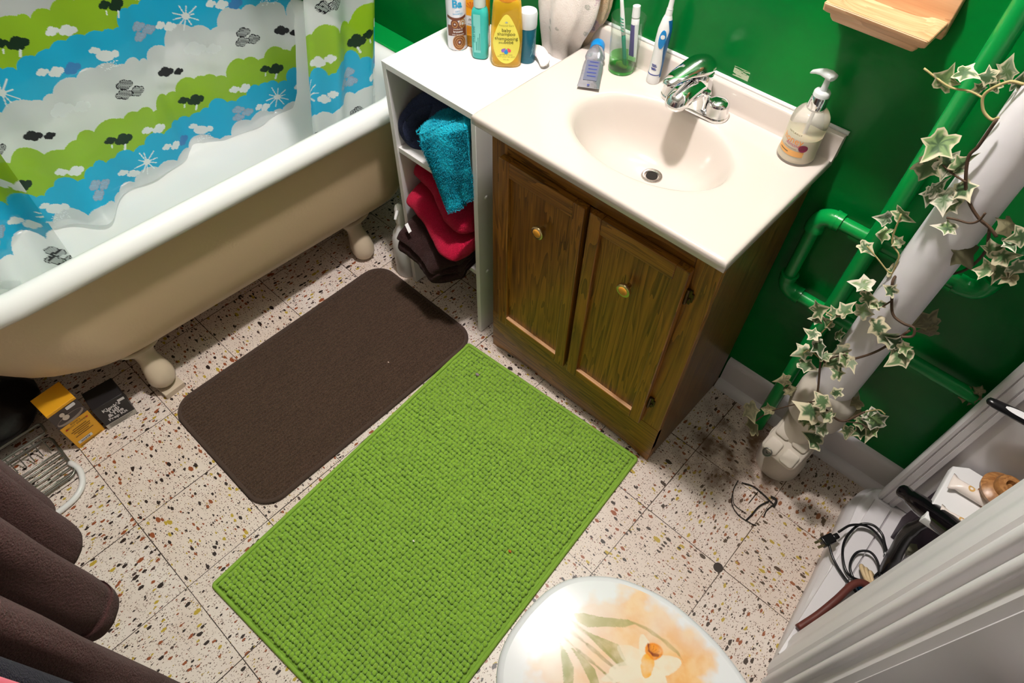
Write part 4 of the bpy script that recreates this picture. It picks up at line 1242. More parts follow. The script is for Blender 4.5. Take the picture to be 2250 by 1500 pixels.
e_ = MB(); skin(e_, .0215, .0232, lambda z: -PI, lambda z: PI, .0004, 1, 40); e_.build('seam', M['ink_blue'], eb, angle=180)
e_ = MB()
for k, z in enumerate((.044, .0405, .036, .0335)): skin(e_, z, z+.0018, lambda z: -PI/2-.95+.1*(k % 2), lambda z: -PI/2-.2+.15*(k % 2), .0006, 1, 8)
e_.build('small_print', M['ink_blue'], eb, angle=180)

# soap dispenser
SXc, SYc = 1.016, 1.338
sd = thing('soap_dispenser', 'clear pump soap bottle with orange honey label on the counter corner', 'soap dispenser', (SXc, SYc, CZ))
s_ = MB(); s_.lathe([(0, .0005), (.033, .0005), (.0365, .003), (.0365, .012), (.0350, .016), (.0350, .082), (.0330, .092), (.0270, .101), (.0180, .106), (.0150, .107), (.0150, .110), (0, .110)], SXc, SYc, CZ, 48)
msoap, nt, b = nmat('clear_soap_bottle'); b.inputs['Base Color'].default_value = (*lin('#f3efe8'), 1); b.inputs['Roughness'].default_value = .05; b.inputs['Transmission Weight'].default_value = .75; b.inputs['IOR'].default_value = 1.2
s_.build('bottle', msoap, sd, angle=60)
s_ = MB(); s_.lathe([(0, .004), (.032, .004), (.0325, .016), (.0325, .054), (0, .054)], SXc, SYc, CZ, 40); s_.build('liquid_soap', pmat('pearly_soap', '#efe2c4', .3, sss=.3), sd, angle=60)
s_ = MB(); s_.lathe([(.0165, .106), (.0170, .108), (.0165, .131), (.0155, .133), (0, .133)], SXc, SYc, CZ, 32); s_.build('collar', M['chrome'], sd, angle=60)
fp = frame((SXc, SYc, CZ), math.radians(-18))
s_ = MB(); s_.lathe([(0, .131), (.0150, .131), (.0150, .139), (.0130, .142), (.0060, .143), (.0052, .168), (0, .168)], 0, 0, 0, 28, fn=fp)
s_.loft([[fp(x, yy+wx*math.cos(2*PI*i/20), z+wz*math.sin(2*PI*i/20)) for i in range(20)] for x, yy, z, wx, wz in ((.012, 0, .172, .004, .004), (.010, 0, .172, .010, .0065), (-.002, 0, .1725, .0115, .0075), (-.014, 0, .171, .0095, .0065), (-.026, 0, .166, .0065, .0050), (-.036, 0, .160, .0050, .0042), (-.038, 0, .158, .0035, .003))])
s_.build('pump_head', pmat('pump_plastic', '#e9ecec', .25, trans=.25), sd, angle=60)
s_ = MB(); s_.tube([(SXc, SYc, CZ+.01), (SXc, SYc, CZ+.106)], .003, 10); s_.build('dip_tube', M['white_plastic'], sd)
def cyl_put(mb, s, size, R, zc, ac, cx, cy, mi=0, zs=0, **k):
    text_into(mb, s, size, lambda x, y: (cx+R*math.cos(ac+x/R), cy+R*math.sin(ac+x/R), zs+zc+y), mi, **k)
def cyl_band(mb, R, z0, z1, a0, a1, cx, cy, zs, mi=0, n=24, slope=0):
    V = []
    for j in range(n+1):
        a = a0+(a1-a0)*j/n
        V += [(cx+R*math.cos(a), cy+R*math.sin(a), zs+z0+slope*math.sin(PI*j/n)), (cx+R*math.cos(a), cy+R*math.sin(a), zs+z1+slope*math.sin(PI*j/n))]
    mb.add(V, [(2*j, 2*j+2, 2*j+3, 2*j+1) for j in range(n)], mi)
acam = math.atan2(.153-SYc, 1.326-SXc)-.35
M['orange_ink'] = pmat('orange_ink', '#e8903a', .5); M['magenta_ink'] = pmat('magenta_ink', '#b22464', .5); M['maroon'] = pmat('maroon_seal', '#7d1c40', .5); M['apricot'] = pmat('apricot_band', '#e6a860', .5); M['brown_ink'] = pmat('brown_ink', '#6b5a3a', .6)
s_ = MB(); cyl_band(s_, .0353, .020, .032, acam-1.0, acam+.75, SXc, SYc, CZ, slope=-.001); s_.build('label_band', M['apricot'], sd)
s_ = MB(); cyl_put(s_, 'honey', .0185, .0353, .0455, acam-.12, SXc, SYc, zs=CZ); s_.build('lettering', M['orange_ink'], sd, smooth=False)
s_ = MB(); cyl_put(s_, 'Almond', .0095, .0355, .0395, acam-.02, SXc, SYc, zs=CZ, shear=.3); s_.build('script_lettering', M['magenta_ink'], sd, smooth=False)
s_ = MB(); cyl_put(s_, 'NATURALLY', .0052, .0353, .064, acam-.1, SXc, SYc, zs=CZ)
cyl_band(s_, .0355, .0345, .0352, acam-.5, acam+.3, SXc, SYc, CZ); cyl_band(s_, .0356, .0245, .0262, acam-.7, acam-.1, SXc, SYc, CZ); s_.build('small_print', M['brown_ink'], sd, smooth=False)
s_ = MB(); R = .0357
s_.add([(SXc+R*math.cos(acam+.62+.0088*math.cos(2*PI*k/24)/R), SYc+R*math.sin(acam+.62+.0088*math.cos(2*PI*k/24)/R), CZ+.0400+.0075*math.sin(2*PI*k/24)) for k in range(24)], [tuple(range(24))]); s_.build('seal', M['maroon'], sd, smooth=False)

# ------------------------------------------------------------------ things on the shelf unit
# dry shampoo can
KX, KY, KR = .207, 1.198, .0235
cn = thing('aerosol_can', 'white and brown dry shampoo spray can, leftmost on the shelf top', 'can', (KX, KY, SZ))
c_ = MB(); c_.lathe([(0, .001), (.0222, .001), (KR, .003), (KR, .148), (.0215, .156), (.018, .158), (.018, .185), (.015, .190), (0, .190)], KX, KY, SZ, 40)
c_.build('can_body', pmat('can_white', '#eceaf2', .18, metal=.1), cn, angle=60)
c_ = MB(); c_.lathe([(KR*.98, .000), (KR*1.025, .0008), (KR*1.025, .0030), (KR, .0045)], KX, KY, SZ, 40); c_.build('bottom_rim', M['chrome'], cn, angle=180)
acn = math.atan2(.153-KY, 1.326-KX)+.05
M['choc'] = pmat('chocolate_ink', '#6f3a24', .35); M['tan_ink'] = pmat('tan_ink', '#b98142', .35); M['sky_ink'] = pmat('sky_ink', '#2aa0cf', .4)
R = KR+.0003
def swirl(mb, ac, zc, rads, wd, R):
    for r0 in rads:
        V = []; n = 36
        for k in range(n+1):
            a = 2*PI*k/n
            for rr in (r0-wd/2, r0+wd/2): V.append((KX+R*math.cos(ac+rr*math.cos(a)/R), KY+R*math.sin(ac+rr*math.cos(a)/R), SZ+zc+rr*1.15*math.sin(a)))
        mb.add(V, [(2*k, 2*k+2, 2*k+3, 2*k+1) for k in range(n)])
c_ = MB(); cyl_band(c_, R, .036, .062, acn-1.1, acn+1.0, KX, KY, SZ, slope=.004); cyl_band(c_, R, .0800, .0865, acn-1.1, acn+1.0, KX, KY, SZ, slope=-.004)
swirl(c_, acn+.15, .024, (.0045, .0095, .0135), .0048, R); swirl(c_, acn-.25, .067, (.004, .008), .004, R)
c_.build('brown_print', M['choc'], cn, angle=180)
c_ = MB(); swirl(c_, acn+.15, .024, (.0070, .0115, .0155), .0018, R+.0002); swirl(c_, acn-.25, .067, (.006,), .0018, R+.0002); swirl(c_, acn+.55, .068, (.004, .008), .002, R+.0002)
cyl_put(c_, 'DANGER', .0068, R+.0004, 0.0120, acn+.42, KX, KY, zs=SZ); c_.build('tan_print', M['tan_ink'], cn, angle=180)
c_ = MB(); cyl_put(c_, 'medium &', .0054, R+.0004, .0545, acn+.05, KX, KY, zs=SZ); cyl_put(c_, 'brunette', .0066, R+.0004, .0480, acn+.05, KX, KY, zs=SZ, bold=.02); cyl_put(c_, 'jolie brunette', .0054, R+.0004, .0415, acn+.05, KX, KY, zs=SZ); c_.build('white_lettering', M['white_plastic'], cn, smooth=False)
c_ = MB(); cyl_put(c_, 'Ba', .024, R+.0003, .106, acn+.05, KX, KY, zs=SZ, bold=.03); cyl_put(c_, 'DRY', .0052, R+.0003, .0955, acn+.1, KX, KY, zs=SZ); cyl_put(c_, 'SHAMPOO', .0050, R+.0003, .0895, acn+.1, KX, KY, zs=SZ); c_.build('blue_lettering', M['sky_ink'], cn, smooth=False)

# flat-sided bottles: superellipse section extruded with a shoulder profile
def flat_bottle(fn, prof, n=44, p=2.6):
    m = MB(); L = []
    for hx, hy, z in prof:
        l = []
        for i in range(n):
            a = 2*PI*i/n; c, s = math.cos(a), math.sin(a)
            l.append(fn(hx*math.copysign(abs(c)**(2/p), c), hy*math.copysign(abs(s)**(2/p), s), z))
        L.append(l)
    m.loft(L); return m
# orange shower oil
oo = (.2365, 1.238, SZ); fo = frame(oo, math.radians(24))
ob = thing('shampoo_bottle', 'orange bottle with white label behind the turquoise bottle', 'bottle', oo)
mo = pmat('amber_liquid', '#e79a06', .12, trans=.25, ior=1.3)
flat_bottle(fo, [(.026, .014, .0005), (.029, .017, .004), (.029, .017, .150), (.024, .014, .165), (.010, .010, .172), (.010, .010, .19)], p=3.5).build('bottle_body', mo, ob, angle=60)
def face(mb, fn, x0, x1, z0, z1, y, mi=0): mb.add([fn(x0, y, z0), fn(x1, y, z0), fn(x1, y, z1), fn(x0, y, z1)], [(0, 1, 2, 3)], mi)
l_ = MB(); face(l_, fo, -.026, .026, .030, .150, -.0174); l_.build('label_sheet', pmat('orange_label', '#f0a30a', .4), ob, smooth=False)
l_ = MB(); face(l_, fo, -.026, .026, .054, .078, -.0177); l_.build('white_band', M['sticker'], ob, smooth=False)
l_ = MB()
def fput(mb, fn, s, size, x, z, y, **k): text_into(mb, s, size, lambda a, b: fn(x+a, y, z+b), 0, **k)
fput(l_, fo, 'miniest', .0115, 0, .066, -.0180, shear=.3); fput(l_, fo, 'INTENSE CARE', .006, 0, .118, -.0178)
face(l_, fo, -.018, .018, .058, .0587, -.0180)
l_.build('lettering', M['ink'], ob, smooth=False)
l_ = MB()
for k in range(6): face(l_, fo, -.020, .018-.003*(k % 3), .050-.003*k, .0508-.003*k, -.0178)
for k in range(6): 
    a = .5+k*.45; l_.add([fo(-.006, -.0178, .094), fo(-.006+.016*math.cos(a)-.003, -.0178, .094+.016*math.sin(a)), fo(-.006+.017*math.cos(a)+.002, -.0178, .094+.018*math.sin(a))], [(0, 1, 2)])
l_.build('orange_print', pmat('deep_orange', '#d86a08', .5), ob, smooth=False)
# turquoise bottle
to = (.276, 1.206, SZ); ft = frame(to, math.radians(32))
tb0 = thing('shampoo_bottle', 'small turquoise bottle with white cap left of the yellow shampoo', 'bottle', to)
mtq = pmat('turquoise_plastic', '#3cbcb4', .28, sss=.15)
flat_bottle(ft, [(.0150, .0120, .0005), (.0185, .0150, .004), (.0195, .0155, .03), (.0190, .0150, .100), (.0175, .0140, .112), (.0140, .0125, .118), (.0125, .0115, .121)], p=3).build('bottle_body', mtq, tb0, angle=60)
c_ = MB(); c_.lathe([(0, .121), (.0135, .121), (.0140, .123), (.0135, .150), (0, .151)], 0, 0, 0, 28, fn=ft); c_.build('cap', pmat('frosted_cap', '#d8e6e4', .3), tb0)
l_ = MB(); face(l_, ft, -.012, .004, .018, .108, -.0158); l_.build('printed_panel', pmat('pale_turquoise', '#7fd0c9', .4), tb0, smooth=False)
l_ = MB()
text_into(l_, 'marine', .014, lambda a, b: ft(-.0085-b*.8, -.0162, .062+a), 0)
for k in range(3): face(l_, ft, -.0065+.004*k, -.005+.004*k, .024, .045+.01*k, -.0162)
l_.build('lettering', pmat('teal_ink', '#11877f', .4), tb0, smooth=False)
# yellow baby shampoo
yo = (.339, 1.228, SZ); fy2 = frame(yo, math.radians(40))
ys = thing('shampoo_bottle', 'yellow baby shampoo bottle with drop shaped label', 'bottle', yo)
my = thin_clear('clear_yellow', '#ffe27a', .50, body='#f4c22e')
flat_bottle(fy2, [(.0285, .0165, .0005), (.0330, .0200, .003), (.0345, .0212, .010), (.0362, .0220, .045), (.0365, .0220, .070), (.0345, .0210, .105), (.0320, .0195, .135), (.030, .018, .148), (.020, .015, .155), (.014, .014, .157)], p=2.9).build('bottle_body', my, ys, angle=60)
c_ = MB(); c_.lathe([(0, .150), (.024, .150), (.025, .153), (.022, .180), (0, .181)], 0, 0, 0, 32, fn=fy2, sy=.75); c_.build('cap', pmat('orange_cap', '#ee9a1c', .25), ys)
def yfront(x, z): # front face depth of the bottle at (x, z)
    hx = np.interp(z, [.003, .010, .045, .070, .105, .135], [.0330, .0345, .0362, .0365, .0345, .0320]); hy = np.interp(z, [.003, .010, .045, .070, .105, .135], [.0200, .0212, .0220, .0220, .0210, .0195])
    q = max(0, 1-abs(x/hx)**2.9)**(1/2.9)
    return -hy*q
def ybulge(x, z, lift): return fy2(x, yfront(x, z)-lift, z)
l_ = MB(); n = 40; ring_ = []
cen = len(l_.v)
rows = []
for f_ in (0.0, .35, .7, .9, 1.0):
    rw = []
    for k in range(n):
        a = 2*PI*k/n; s = math.sin(a)
        w_ = .0305*(1-.40*max(0, s)**1.4)
        x = w_*math.cos(a)*max(f_, .01); z = .060+.066*s*max(f_, .01) if s > 0 else .060+.048*s*max(f_, .01)
        rw.append(ybulge(x, z, .0006))
    rows.append(rw)
l_.loft(rows, cap0=True, cap1=False); l_.build('label_sheet', pmat('yellow_label', '#f2e45c', .4), ys, angle=180)
l_ = MB()
def yput(s, size, x, z, **k): text_into(l_, s, size, lambda a, b: ybulge(x+a, z+b, .0011), 0, **k)
yput('baby', .0112, 0, .0875); yput('shampoo', .0110, 0, .0790); yput('shampooing', .0108, 0, .0685); yput('pour', .0072, -.0100, .0605); yput('bébé', .0108, .0060, .0605)
l_.build('lettering', pmat('olive_ink', '#4c4a16', .5), ys, smooth=False)
l_ = MB(); yput('Personal Care', .0058, 0, .1000); yput('gentle to eyes', .0052, 0, .0325); yput('doux pour les yeux', .0052, 0, .0275); yput('532 mL', .0045, 0, .0205)
l_.build('small_print', pmat('faint_olive', '#a09a3a', .5), ys, smooth=False)
def drop(mat, x, z, r, lean, nm):
    global l_
    l_ = MB(); pts = []
    for k in range(28):
        a = 2*PI*k/28
        px, pz = r*math.cos(a), r*math.sin(a)
        if pz > 0: 
            t = pz/r; px *= (1-t)**.6 if t < 1 else 0; px += 0; pz *= 1.9
        c, s = math.cos(lean), math.sin(lean)
        pts.append(ybulge(x+c*px-s*pz, z+s*px+c*pz, .0012))
    l_.add(pts, [tuple(range(28))]); l_.build(nm, mat, ys, smooth=False)
drop(pmat('drop_purple', '#8a5fc0', .4), -.0070, .0440, .0042, -.75, 'purple_drop'); drop(pmat('drop_blue', '#0a8ad2', .4), 0, .0400, .0046, -.15, 'blue_drop'); drop(pmat('drop_red', '#e84a5a', .4), .0072, .0440, .0040, .55, 'red_drop')
l_ = MB()
for k in range(5):
    a = .5+k*.53; l_.add([ybulge(.0005*math.cos(a), .1065, .0012), ybulge(.004*math.cos(a)-.0009, .1065+.004*math.sin(a), .0012), ybulge(.004*math.cos(a)+.0009, .1065+.004*math.sin(a), .0012)], [(0, 1, 2)])
l_.build('crown_mark', pmat('pale_blue_ink', '#9db4cc', .5), ys, smooth=False)
# teal jar with white lid behind
jo = (.363, 1.272, SZ); fj = frame(jo, math.radians(40))
jb = thing('lotion_bottle', 'dark teal bottle with frosted white cap behind the yellow shampoo', 'bottle', jo)
j_ = MB(); j_.lathe([(0, .0005), (.0190, .0005), (.0200, .004), (.0200, .082), (0, .082)], 0, 0, 0, 36, fn=fj); j_.build('bottle_body', pmat('deep_teal', '#0b6076', .3), jb, angle=60)
j_ = MB(); j_.lathe([(0, .082), (.0205, .082), (.0212, .086), (.0212, .112), (.0195, .118), (0, .119)], 0, 0, 0, 36, fn=fj); j_.build('cap', pmat('frosted_white', '#d6dce0', .35), jb, angle=60)
j_ = MB()
for k in range(5):
    a0 = -PI/2+.45+.12*k; zz = .018+.012*k
    V = []
    for t in range(5):
        a = a0+.1*t; V += [fj(.0203*math.cos(a), .0203*math.sin(a), zz+.004*t), fj(.0203*math.cos(a), .0203*math.sin(a), zz+.004*t+.003)]
    j_.add(V, [(2*t, 2*t+2, 2*t+3, 2*t+1) for t in range(4)])
j_.build('white_print', pmat('pale_teal_ink', '#7fb4bb', .5), jb, angle=180)

# ------------------------------------------------------------------ floral robe hanging behind the shelf unit
def floral(name, base, base2, sparse):
    m, nt, b = nmat(name)
    tc = nt.nodes.new('ShaderNodeTexCoord'); P = tc.outputs['Object']
    col = lin(base)
    n = nt.nodes.new('ShaderNodeTexNoise'); n.inputs['Scale'].default_value = 75; n.inputs['Detail'].default_value = 4; nt.links.new(P, n.inputs['Vector'])
    cur = mixc(nt, n.outputs['Fac'], lin(base), lin(base2))
    for sc, keep, rad, c1 in ((34, .30, .26, '#8f9488'), (22, sparse, .46, '#b58fa6'), (22, sparse*.55, .33, '#6e7682'), (17, sparse*.5, .30, '#c7a07a')):
        v = nt.nodes.new('ShaderNodeTexVoronoi'); v.inputs['Scale'].default_value = sc; nt.links.new(P, v.inputs['Vector'])
        sp = nt.nodes.new('ShaderNodeSeparateColor'); nt.links.new(v.outputs['Color'], sp.inputs[0])
        f = mth(nt, 'MULTIPLY', mth(nt, 'LESS_THAN', sp.outputs[0], keep), mth(nt, 'LESS_THAN', mth(nt, 'ADD', v.outputs['Distance'], mth(nt, 'MULTIPLY', n.outputs['Fac'], .6)), rad+.28))
        n4 = nt.nodes.new('ShaderNodeTexNoise'); n4.inputs['Scale'].default_value = 260; nt.links.new(P, n4.inputs['Vector'])
        f = mth(nt, 'MULTIPLY', f, mth(nt, 'ADD', mth(nt, 'MULTIPLY', n4.outputs['Fac'], 1.4), -.2), True)
        cur = mixc(nt, f, cur, lin(c1))
    nt.links.new(cur, b.inputs['Base Color']); b.inputs['Roughness'].default_value = .95; b.inputs['Specular IOR Level'].default_value = .1; b.inputs['Sheen Weight'].default_value = .3
    n3 = nt.nodes.new('ShaderNodeTexNoise'); n3.inputs['Scale'].default_value = 420; nt.links.new(P, n3.inputs['Vector'])
    bp = nt.nodes.new('ShaderNodeBump'); bp.inputs['Strength'].default_value = .5; bp.inputs['Distance'].default_value = .002; nt.links.new(n3.outputs['Fac'], bp.inputs['Height']); nt.links.new(bp.outputs[0], b.inputs['Normal'])
    return m
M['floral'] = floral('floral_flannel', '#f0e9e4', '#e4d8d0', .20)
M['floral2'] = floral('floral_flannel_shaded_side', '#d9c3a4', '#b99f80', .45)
rb = thing('bathrobe', 'pale floral bathrobe hanging behind the shelf unit', 'robe', (.42, 1.35, .70))
def hang(mb, secs, n=48, seed=0):
    """secs: list of (z, xc, yc, wx, wy) lobed cross-sections of hanging cloth"""
    L = []
    for z, xc, yc, wx, wy in secs:
        l = []
        for i in range(n):
            a = 2*PI*i/n
            k = 1+.10*math.sin(5*a+2*z*8+seed)+.07*math.sin(9*a-seed+z*5)
            l.append((xc+wx*k*math.cos(a), yc+wy*k*math.sin(a), z))
        L.append(l)
    mb.loft(L)
m_ = MB()
hang(m_, [(1.50, .425, 1.375, .05, .014), (1.10, .425, 1.365, .072, .022), (1.00, .424, 1.356, .078, .030), (.92, .420, 1.348, .080, .036), (.870, .412, 1.346, .074, .040), (.825, .402, 1.350, .056, .036), (.79, .398, 1.355, .050, .030), (.70, .398, 1.360, .046, .026)], seed=1)
m_.build('sleeve', M['floral'], rb, angle=180, sub=1)
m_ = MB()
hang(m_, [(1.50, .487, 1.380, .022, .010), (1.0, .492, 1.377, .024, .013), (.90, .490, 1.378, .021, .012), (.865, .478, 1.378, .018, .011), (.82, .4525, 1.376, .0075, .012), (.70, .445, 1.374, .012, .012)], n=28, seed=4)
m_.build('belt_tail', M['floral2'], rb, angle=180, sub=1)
m_ = MB()
L = []
for t in range(9):
    u = t/8
    L.append([(.352+.062*u+.020*math.cos(2*PI*i/18)*(1-.5*u)*(.35 if t in (0,) else 1), 1.292+.022*u-.035*u*u+.016*math.sin(2*PI*i/18)*math.cos(.7), SZ+.010+.010*math.sin(PI*u)+.007*math.sin(2*PI*i/18)) for i in range(18)])
m_.loft(L); m_.build('cuff', M['floral'], rb, angle=180)

# ------------------------------------------------------------------ wooden soap dish on the wall
dX0, dX1, dZ = .972, 1.142, 1.094
wd = thing('soap_dish', 'carved pine soap dish screwed to the green wall', 'soap dish', (1.057, YB, dZ))
d_ = MB()
y0, y1 = YB-.098, YB-.001
# tray with a dished top: grid
nx, ny = 40, 26
def dish_top(x, y):
    u = (x-(dX0+dX1)/2)/((dX1-dX0)/2); v = (y-(y0+y1)/2)/((y1-y0)/2)
    q = (abs(u/.86)**3.2+abs((v+.02)/.80)**3.2)
    return dZ+.018-.010*max(0, 1-q)**.5*1.0
V = [[(dX0+(dX1-dX0)*i/nx, y0+(y1-y0)*j/ny) for i in range(nx+1)] for j in range(ny+1)]
vs = [(x, y, dish_top(x, y)) for r in V for x, y in r]
d_.add(vs, [(j*(nx+1)+i, j*(nx+1)+i+1, (j+1)*(nx+1)+i+1, (j+1)*(nx+1)+i) for j in range(ny) for i in range(nx)])
def edge_loop(i, z): return [(x, y, z) for x, y in rrect(dX0+i, dX1-i, y0+i, y1, .004, 4)]
d_.loft([edge_loop(.016, dZ-.012), edge_loop(.012, dZ-.006), edge_loop(.010, dZ+.001), edge_loop(.004, dZ+.003), edge_loop(0, dZ+.006), edge_loop(-.001, dZ+.0165), edge_loop(.0015, dZ+.0182)], cap0=True, cap1=False)
d_.build('tray', M['pine'], wd, angle=50)
b_ = MB()
pts = [(dX0-.004, dZ-.010), (dX1+.004, dZ-.010)]+[(dX1+.004-(dX1-dX0+.008)*t, dZ+.06+.030*math.sin(PI*t)) for t in [k/16 for k in range(17)]]
b_.prism(pts, YB-.020, YB-.0005)
b_.build('back_plate', M['pine'], wd, bevel=.002)
s_ = MB(); s_.lathe([(0, 0), (.006, 0), (.0055, .002), (0, .0022)], 0, 0, 0, 14, fn=lambda x, y, z: (1.052+x, YB-.020-z, dZ+.041+y)); s_.build('screw', M['dark'], wd)

# ------------------------------------------------------------------ pipes
PX, PY, PR_ = 1.326, 1.27, .0440
st = thing('drain_stack', 'white painted drain stack rising from the floor by the baseboard', 'pipe', (PX, PY, 0))
p_ = MB()
L = []
for k in range(60):
    z = .30+2.13*k/59
    L.append([(PX+(PR_+.0006*math.sin(z*17+i*.7))*math.cos(2*PI*i/40), PY+(PR_+.0006*math.sin(z*13+i))*math.sin(2*PI*i/40), z) for i in range(40)])
p_.loft(L); p_.build('pipe', M['pvc'], st, angle=60)
p_ = MB(); p_.lathe([(.050, .0), (.0585, .0), (.0590, .010), (.0585, .050), (.0560, .060), (.053, .068), (.053, .255), (.056, .265), (.0655, .270), (.0675, .280), (.0675, .345), (.0655, .355), (.060, .362), (.0475, .378), (.044, .385)], PX, PY, 0, 48)
p_.build('hub_fitting', M['fitting'], st, angle=50)
# clean-out branch with a square plug that faces the room
fb = frame((PX-.004, PY-.046, .160), math.radians(-6), math.radians(50))
b_ = MB(); b_.loft([[fb(r*math.cos(2*PI*i/36), r*math.sin(2*PI*i/36), z) for i in range(36)] for r, z in ((.046, -.060), (.048, -.02), (.052, -.012), (.053, .0))]); b_.build('branch', M['fitting'], st, angle=60)
b_ = MB(); b_.loft([[fb(x, y, z) for x, y in rrect(-w, w, -w*1.05, w*1.05, r, 8)] for w, r, z in ((.0465, .016, -.008), (.0495, .018, -.004), (.0495, .018, .010), (.046, .016, .0145))])
pl_ = b_.build('cleanout_plug', M['fitting'], st, angle=60)
for sx_ in (-1, 1):
    for sy_ in (-1, 1):
        q_ = MB(); q_.loft([[fb(sx_*.0238+x, sy_*.0250+y, z) for x, y in rrect(-w, w, -w*1.05, w*1.05, r, 6)] for w, r, z in ((.0195, .008, .012), (.0190, .008, .0185), (.0165, .006, .0205))]); q_.build('raised_pad', M['fitting'], pl_, angle=50)
s_ = MB(); s_.lathe([(.0035, .010), (.0035, .017), (.0085, .017), (.0105, .0205), (.0125, .0190), (.0125, .010)], 0, 0, 0, 20, fn=lambda x, y, z: fb(x-.024, y-.047, z+.003)); s_.build('plug_screw', M['steel'], pl_, angle=50)

rs = thing('green_riser_pipe', 'green painted riser pipe just left of the white drain stack', 'pipe', (1.226, 1.335, 0))
GPX, GPY, GPR = 1.2265, 1.333, .0178
p_ = MB(); p_.tube([(GPX, GPY, .001+2.43*k/20) for k in range(21)], GPR, 24); p_.build('pipe', M['green_pipe'], rs, angle=60)
lp_ = thing('green_supply_pipe', 'green painted pipe loop with elbows against the green wall', 'pipe', (1.25, 1.36, .5))
LY = 1.366; LR = .0150
def el_tube(pts, r, nm, parent, collars=()):
    m = MB(); m.tube(bez(pts, 6), r, 18); return m.build(nm, M['green_pipe'], parent, angle=60)
zH, zL = .700, .470
xL, xR = 1.108, 1.432
def straight(a, b, r, nm):
    m = MB(); m.tube([a, tuple(Vector(a).lerp(Vector(b), .5)), b], r, 20); m.build(nm, M['green_pipe'], lp_, angle=60)
straight((xL+.03, LY, zH), (xR-.03, LY, zH), LR, 'upper_run')
straight((xL, LY, zH-.03), (xL, LY, zL+.03), LR, 'drop_leg')
straight((xL+.03, LY, zL), (1.86, LY, zL), LR, 'lower_run')
straight((xR, LY, zH+.03), (xR, LY, 2.40), LR, 'right_riser')
def elbow(c, a, b, nm='elbow'):
    """c corner, a and b unit directions to the two open ends"""
    c, a, b = Vector(c), Vector(a), Vector(b)
    m = MB(); pts = [c+a*.045, c+a*.034]+[c+a*.030*(1-math.sin(t))+b*.030*(1-math.cos(t)) for t in [PI/2*k/8 for k in range(9)]]+[c+b*.034, c+b*.045]
    m.tube(pts, [.0205, .0205]+[.0192]*9+[.0205, .0205], 20)
    m.build(nm, M['green_pipe'], lp_, angle=60)
elbow((xL, LY, zH), (1, 0, 0), (0, 0, -1)); elbow((xL, LY, zL), (0, 0, 1), (1, 0, 0)); elbow((xR, LY, zH), (-1, 0, 0), (0, 0, 1))
cl = MB(); cl.tube([(1.135, LY, zH), (1.142, LY, zH)], .0215, 20); cl.build('collar', M['green_pipe'], lp_, angle=60)

# ------------------------------------------------------------------ artificial ivy wound round the drain stack
iv = thing('ivy_garland', 'variegated artificial ivy garland wound around the white drain stack', 'ivy', (PX, PY, .8))
M['leaf_green'] = pmat('ivy_green', '#4f6e44', .6, var=.5, vscale=60); M['leaf_cream'] = pmat('ivy_cream', '#d9d0b6', .65, var=.12, vscale=80); M['leaf_dark'] = pmat('ivy_dry', '#6f6a4c', .8, var=.3, vscale=50)
M['stem'] = pmat('ivy_stem', '#4a3626', .7, var=.3, vscale=60); M['stem_pale'] = pmat('ivy_young_stem', '#a99a68', .7)
LEAF = [(0, 0), (.13, -.10), (.30, -.13), (.42, .02), (.36, .17), (.44, .30), (.62, .50), (.42, .54), (.28, .62), (.13, .86), (0, 1.10)]
LEAF = LEAF+[(-x, y) for x, y in reversed(LEAF[1:-1])]
CAMP = Vector((1.3256, .1527, 1.636))
rl_ = random.Random(42)
GREENS = [np.array(lin(c)) for c in ('#3d5836', '#4d6a3f', '#76915a', '#8a9a7c', '#5d7a4c')]
CREAM = [np.array(lin(c)) for c in ('#ded5b6', '#cfc4a4', '#e6dfcb')]
DRY = [np.array(lin(c)) for c in ('#5d5a40', '#767052', '#8f8765')]
lf = MB(); lcol = []
def leaf(p, size, tilt=.8, dry=False):
    p = Vector(p)
    nrm = ((CAMP-p).normalized()*.8+Vector((rl_.uniform(-1, 1), rl_.uniform(-1, .3), rl_.uniform(-.6, 1)))*tilt).normalized()
    sp = rl_.uniform(0, 2*PI)
    up = Vector((math.cos(sp), -.3, math.sin(sp))); up = (up-nrm*up.dot(nrm)).normalized(); rt = up.cross(nrm)
    cup = rl_.uniform(-.5, .55); curl = rl_.uniform(-.6, .35); wide = rl_.uniform(.72, 1.02); skew = rl_.uniform(-.15, .15)
    def at(x, y): return tuple(p+rt*(x*wide+skew*y)*size+up*(y-.4)*size+nrm*size*(abs(x)*cup+curl*(y-.3)**2))
    n = len(LEAF)
    jit = [rl_.uniform(.86, 1.12) for _ in LEAF]
    gk = rl_.choice(GREENS) if not dry else rl_.choice(DRY); g2 = rl_.choice(GREENS) if not dry else rl_.choice(DRY); ck = rl_.choice(CREAM) if not dry else rl_.choice(DRY)
    spread = rl_.uniform(.25, .95)          # how far the green runs out to the edge
    V = []; C = []
    for sc in (1.0, .93, .80, .62, .36):
        for k, (x, y) in enumerate(LEAF):
            V.append(at(x*sc*jit[k], .36+(y-.36)*sc*jit[k]))
            q = rl_.random()
            if sc > .92: c = ck
            elif sc > .75: c = gk if q < spread*.75 else ck
            elif sc > .5: c = (gk if q < .6 else g2) if q < .35+spread*.65 else ck
            else: c = g2 if q < .5 else gk
            C.append(c)
    V.append(at(0, .36)); C.append(g2)
    F = []
    for a in range(4):
        for k in range(n):
            F.append((a*n+k, a*n+(k+1) % n, (a+1)*n+(k+1) % n, (a+1)*n+k))
    F += [(4*n+k, 4*n+(k+1) % n, 5*n) for k in range(n)]
    lf.add(V, F); lcol.extend(C)
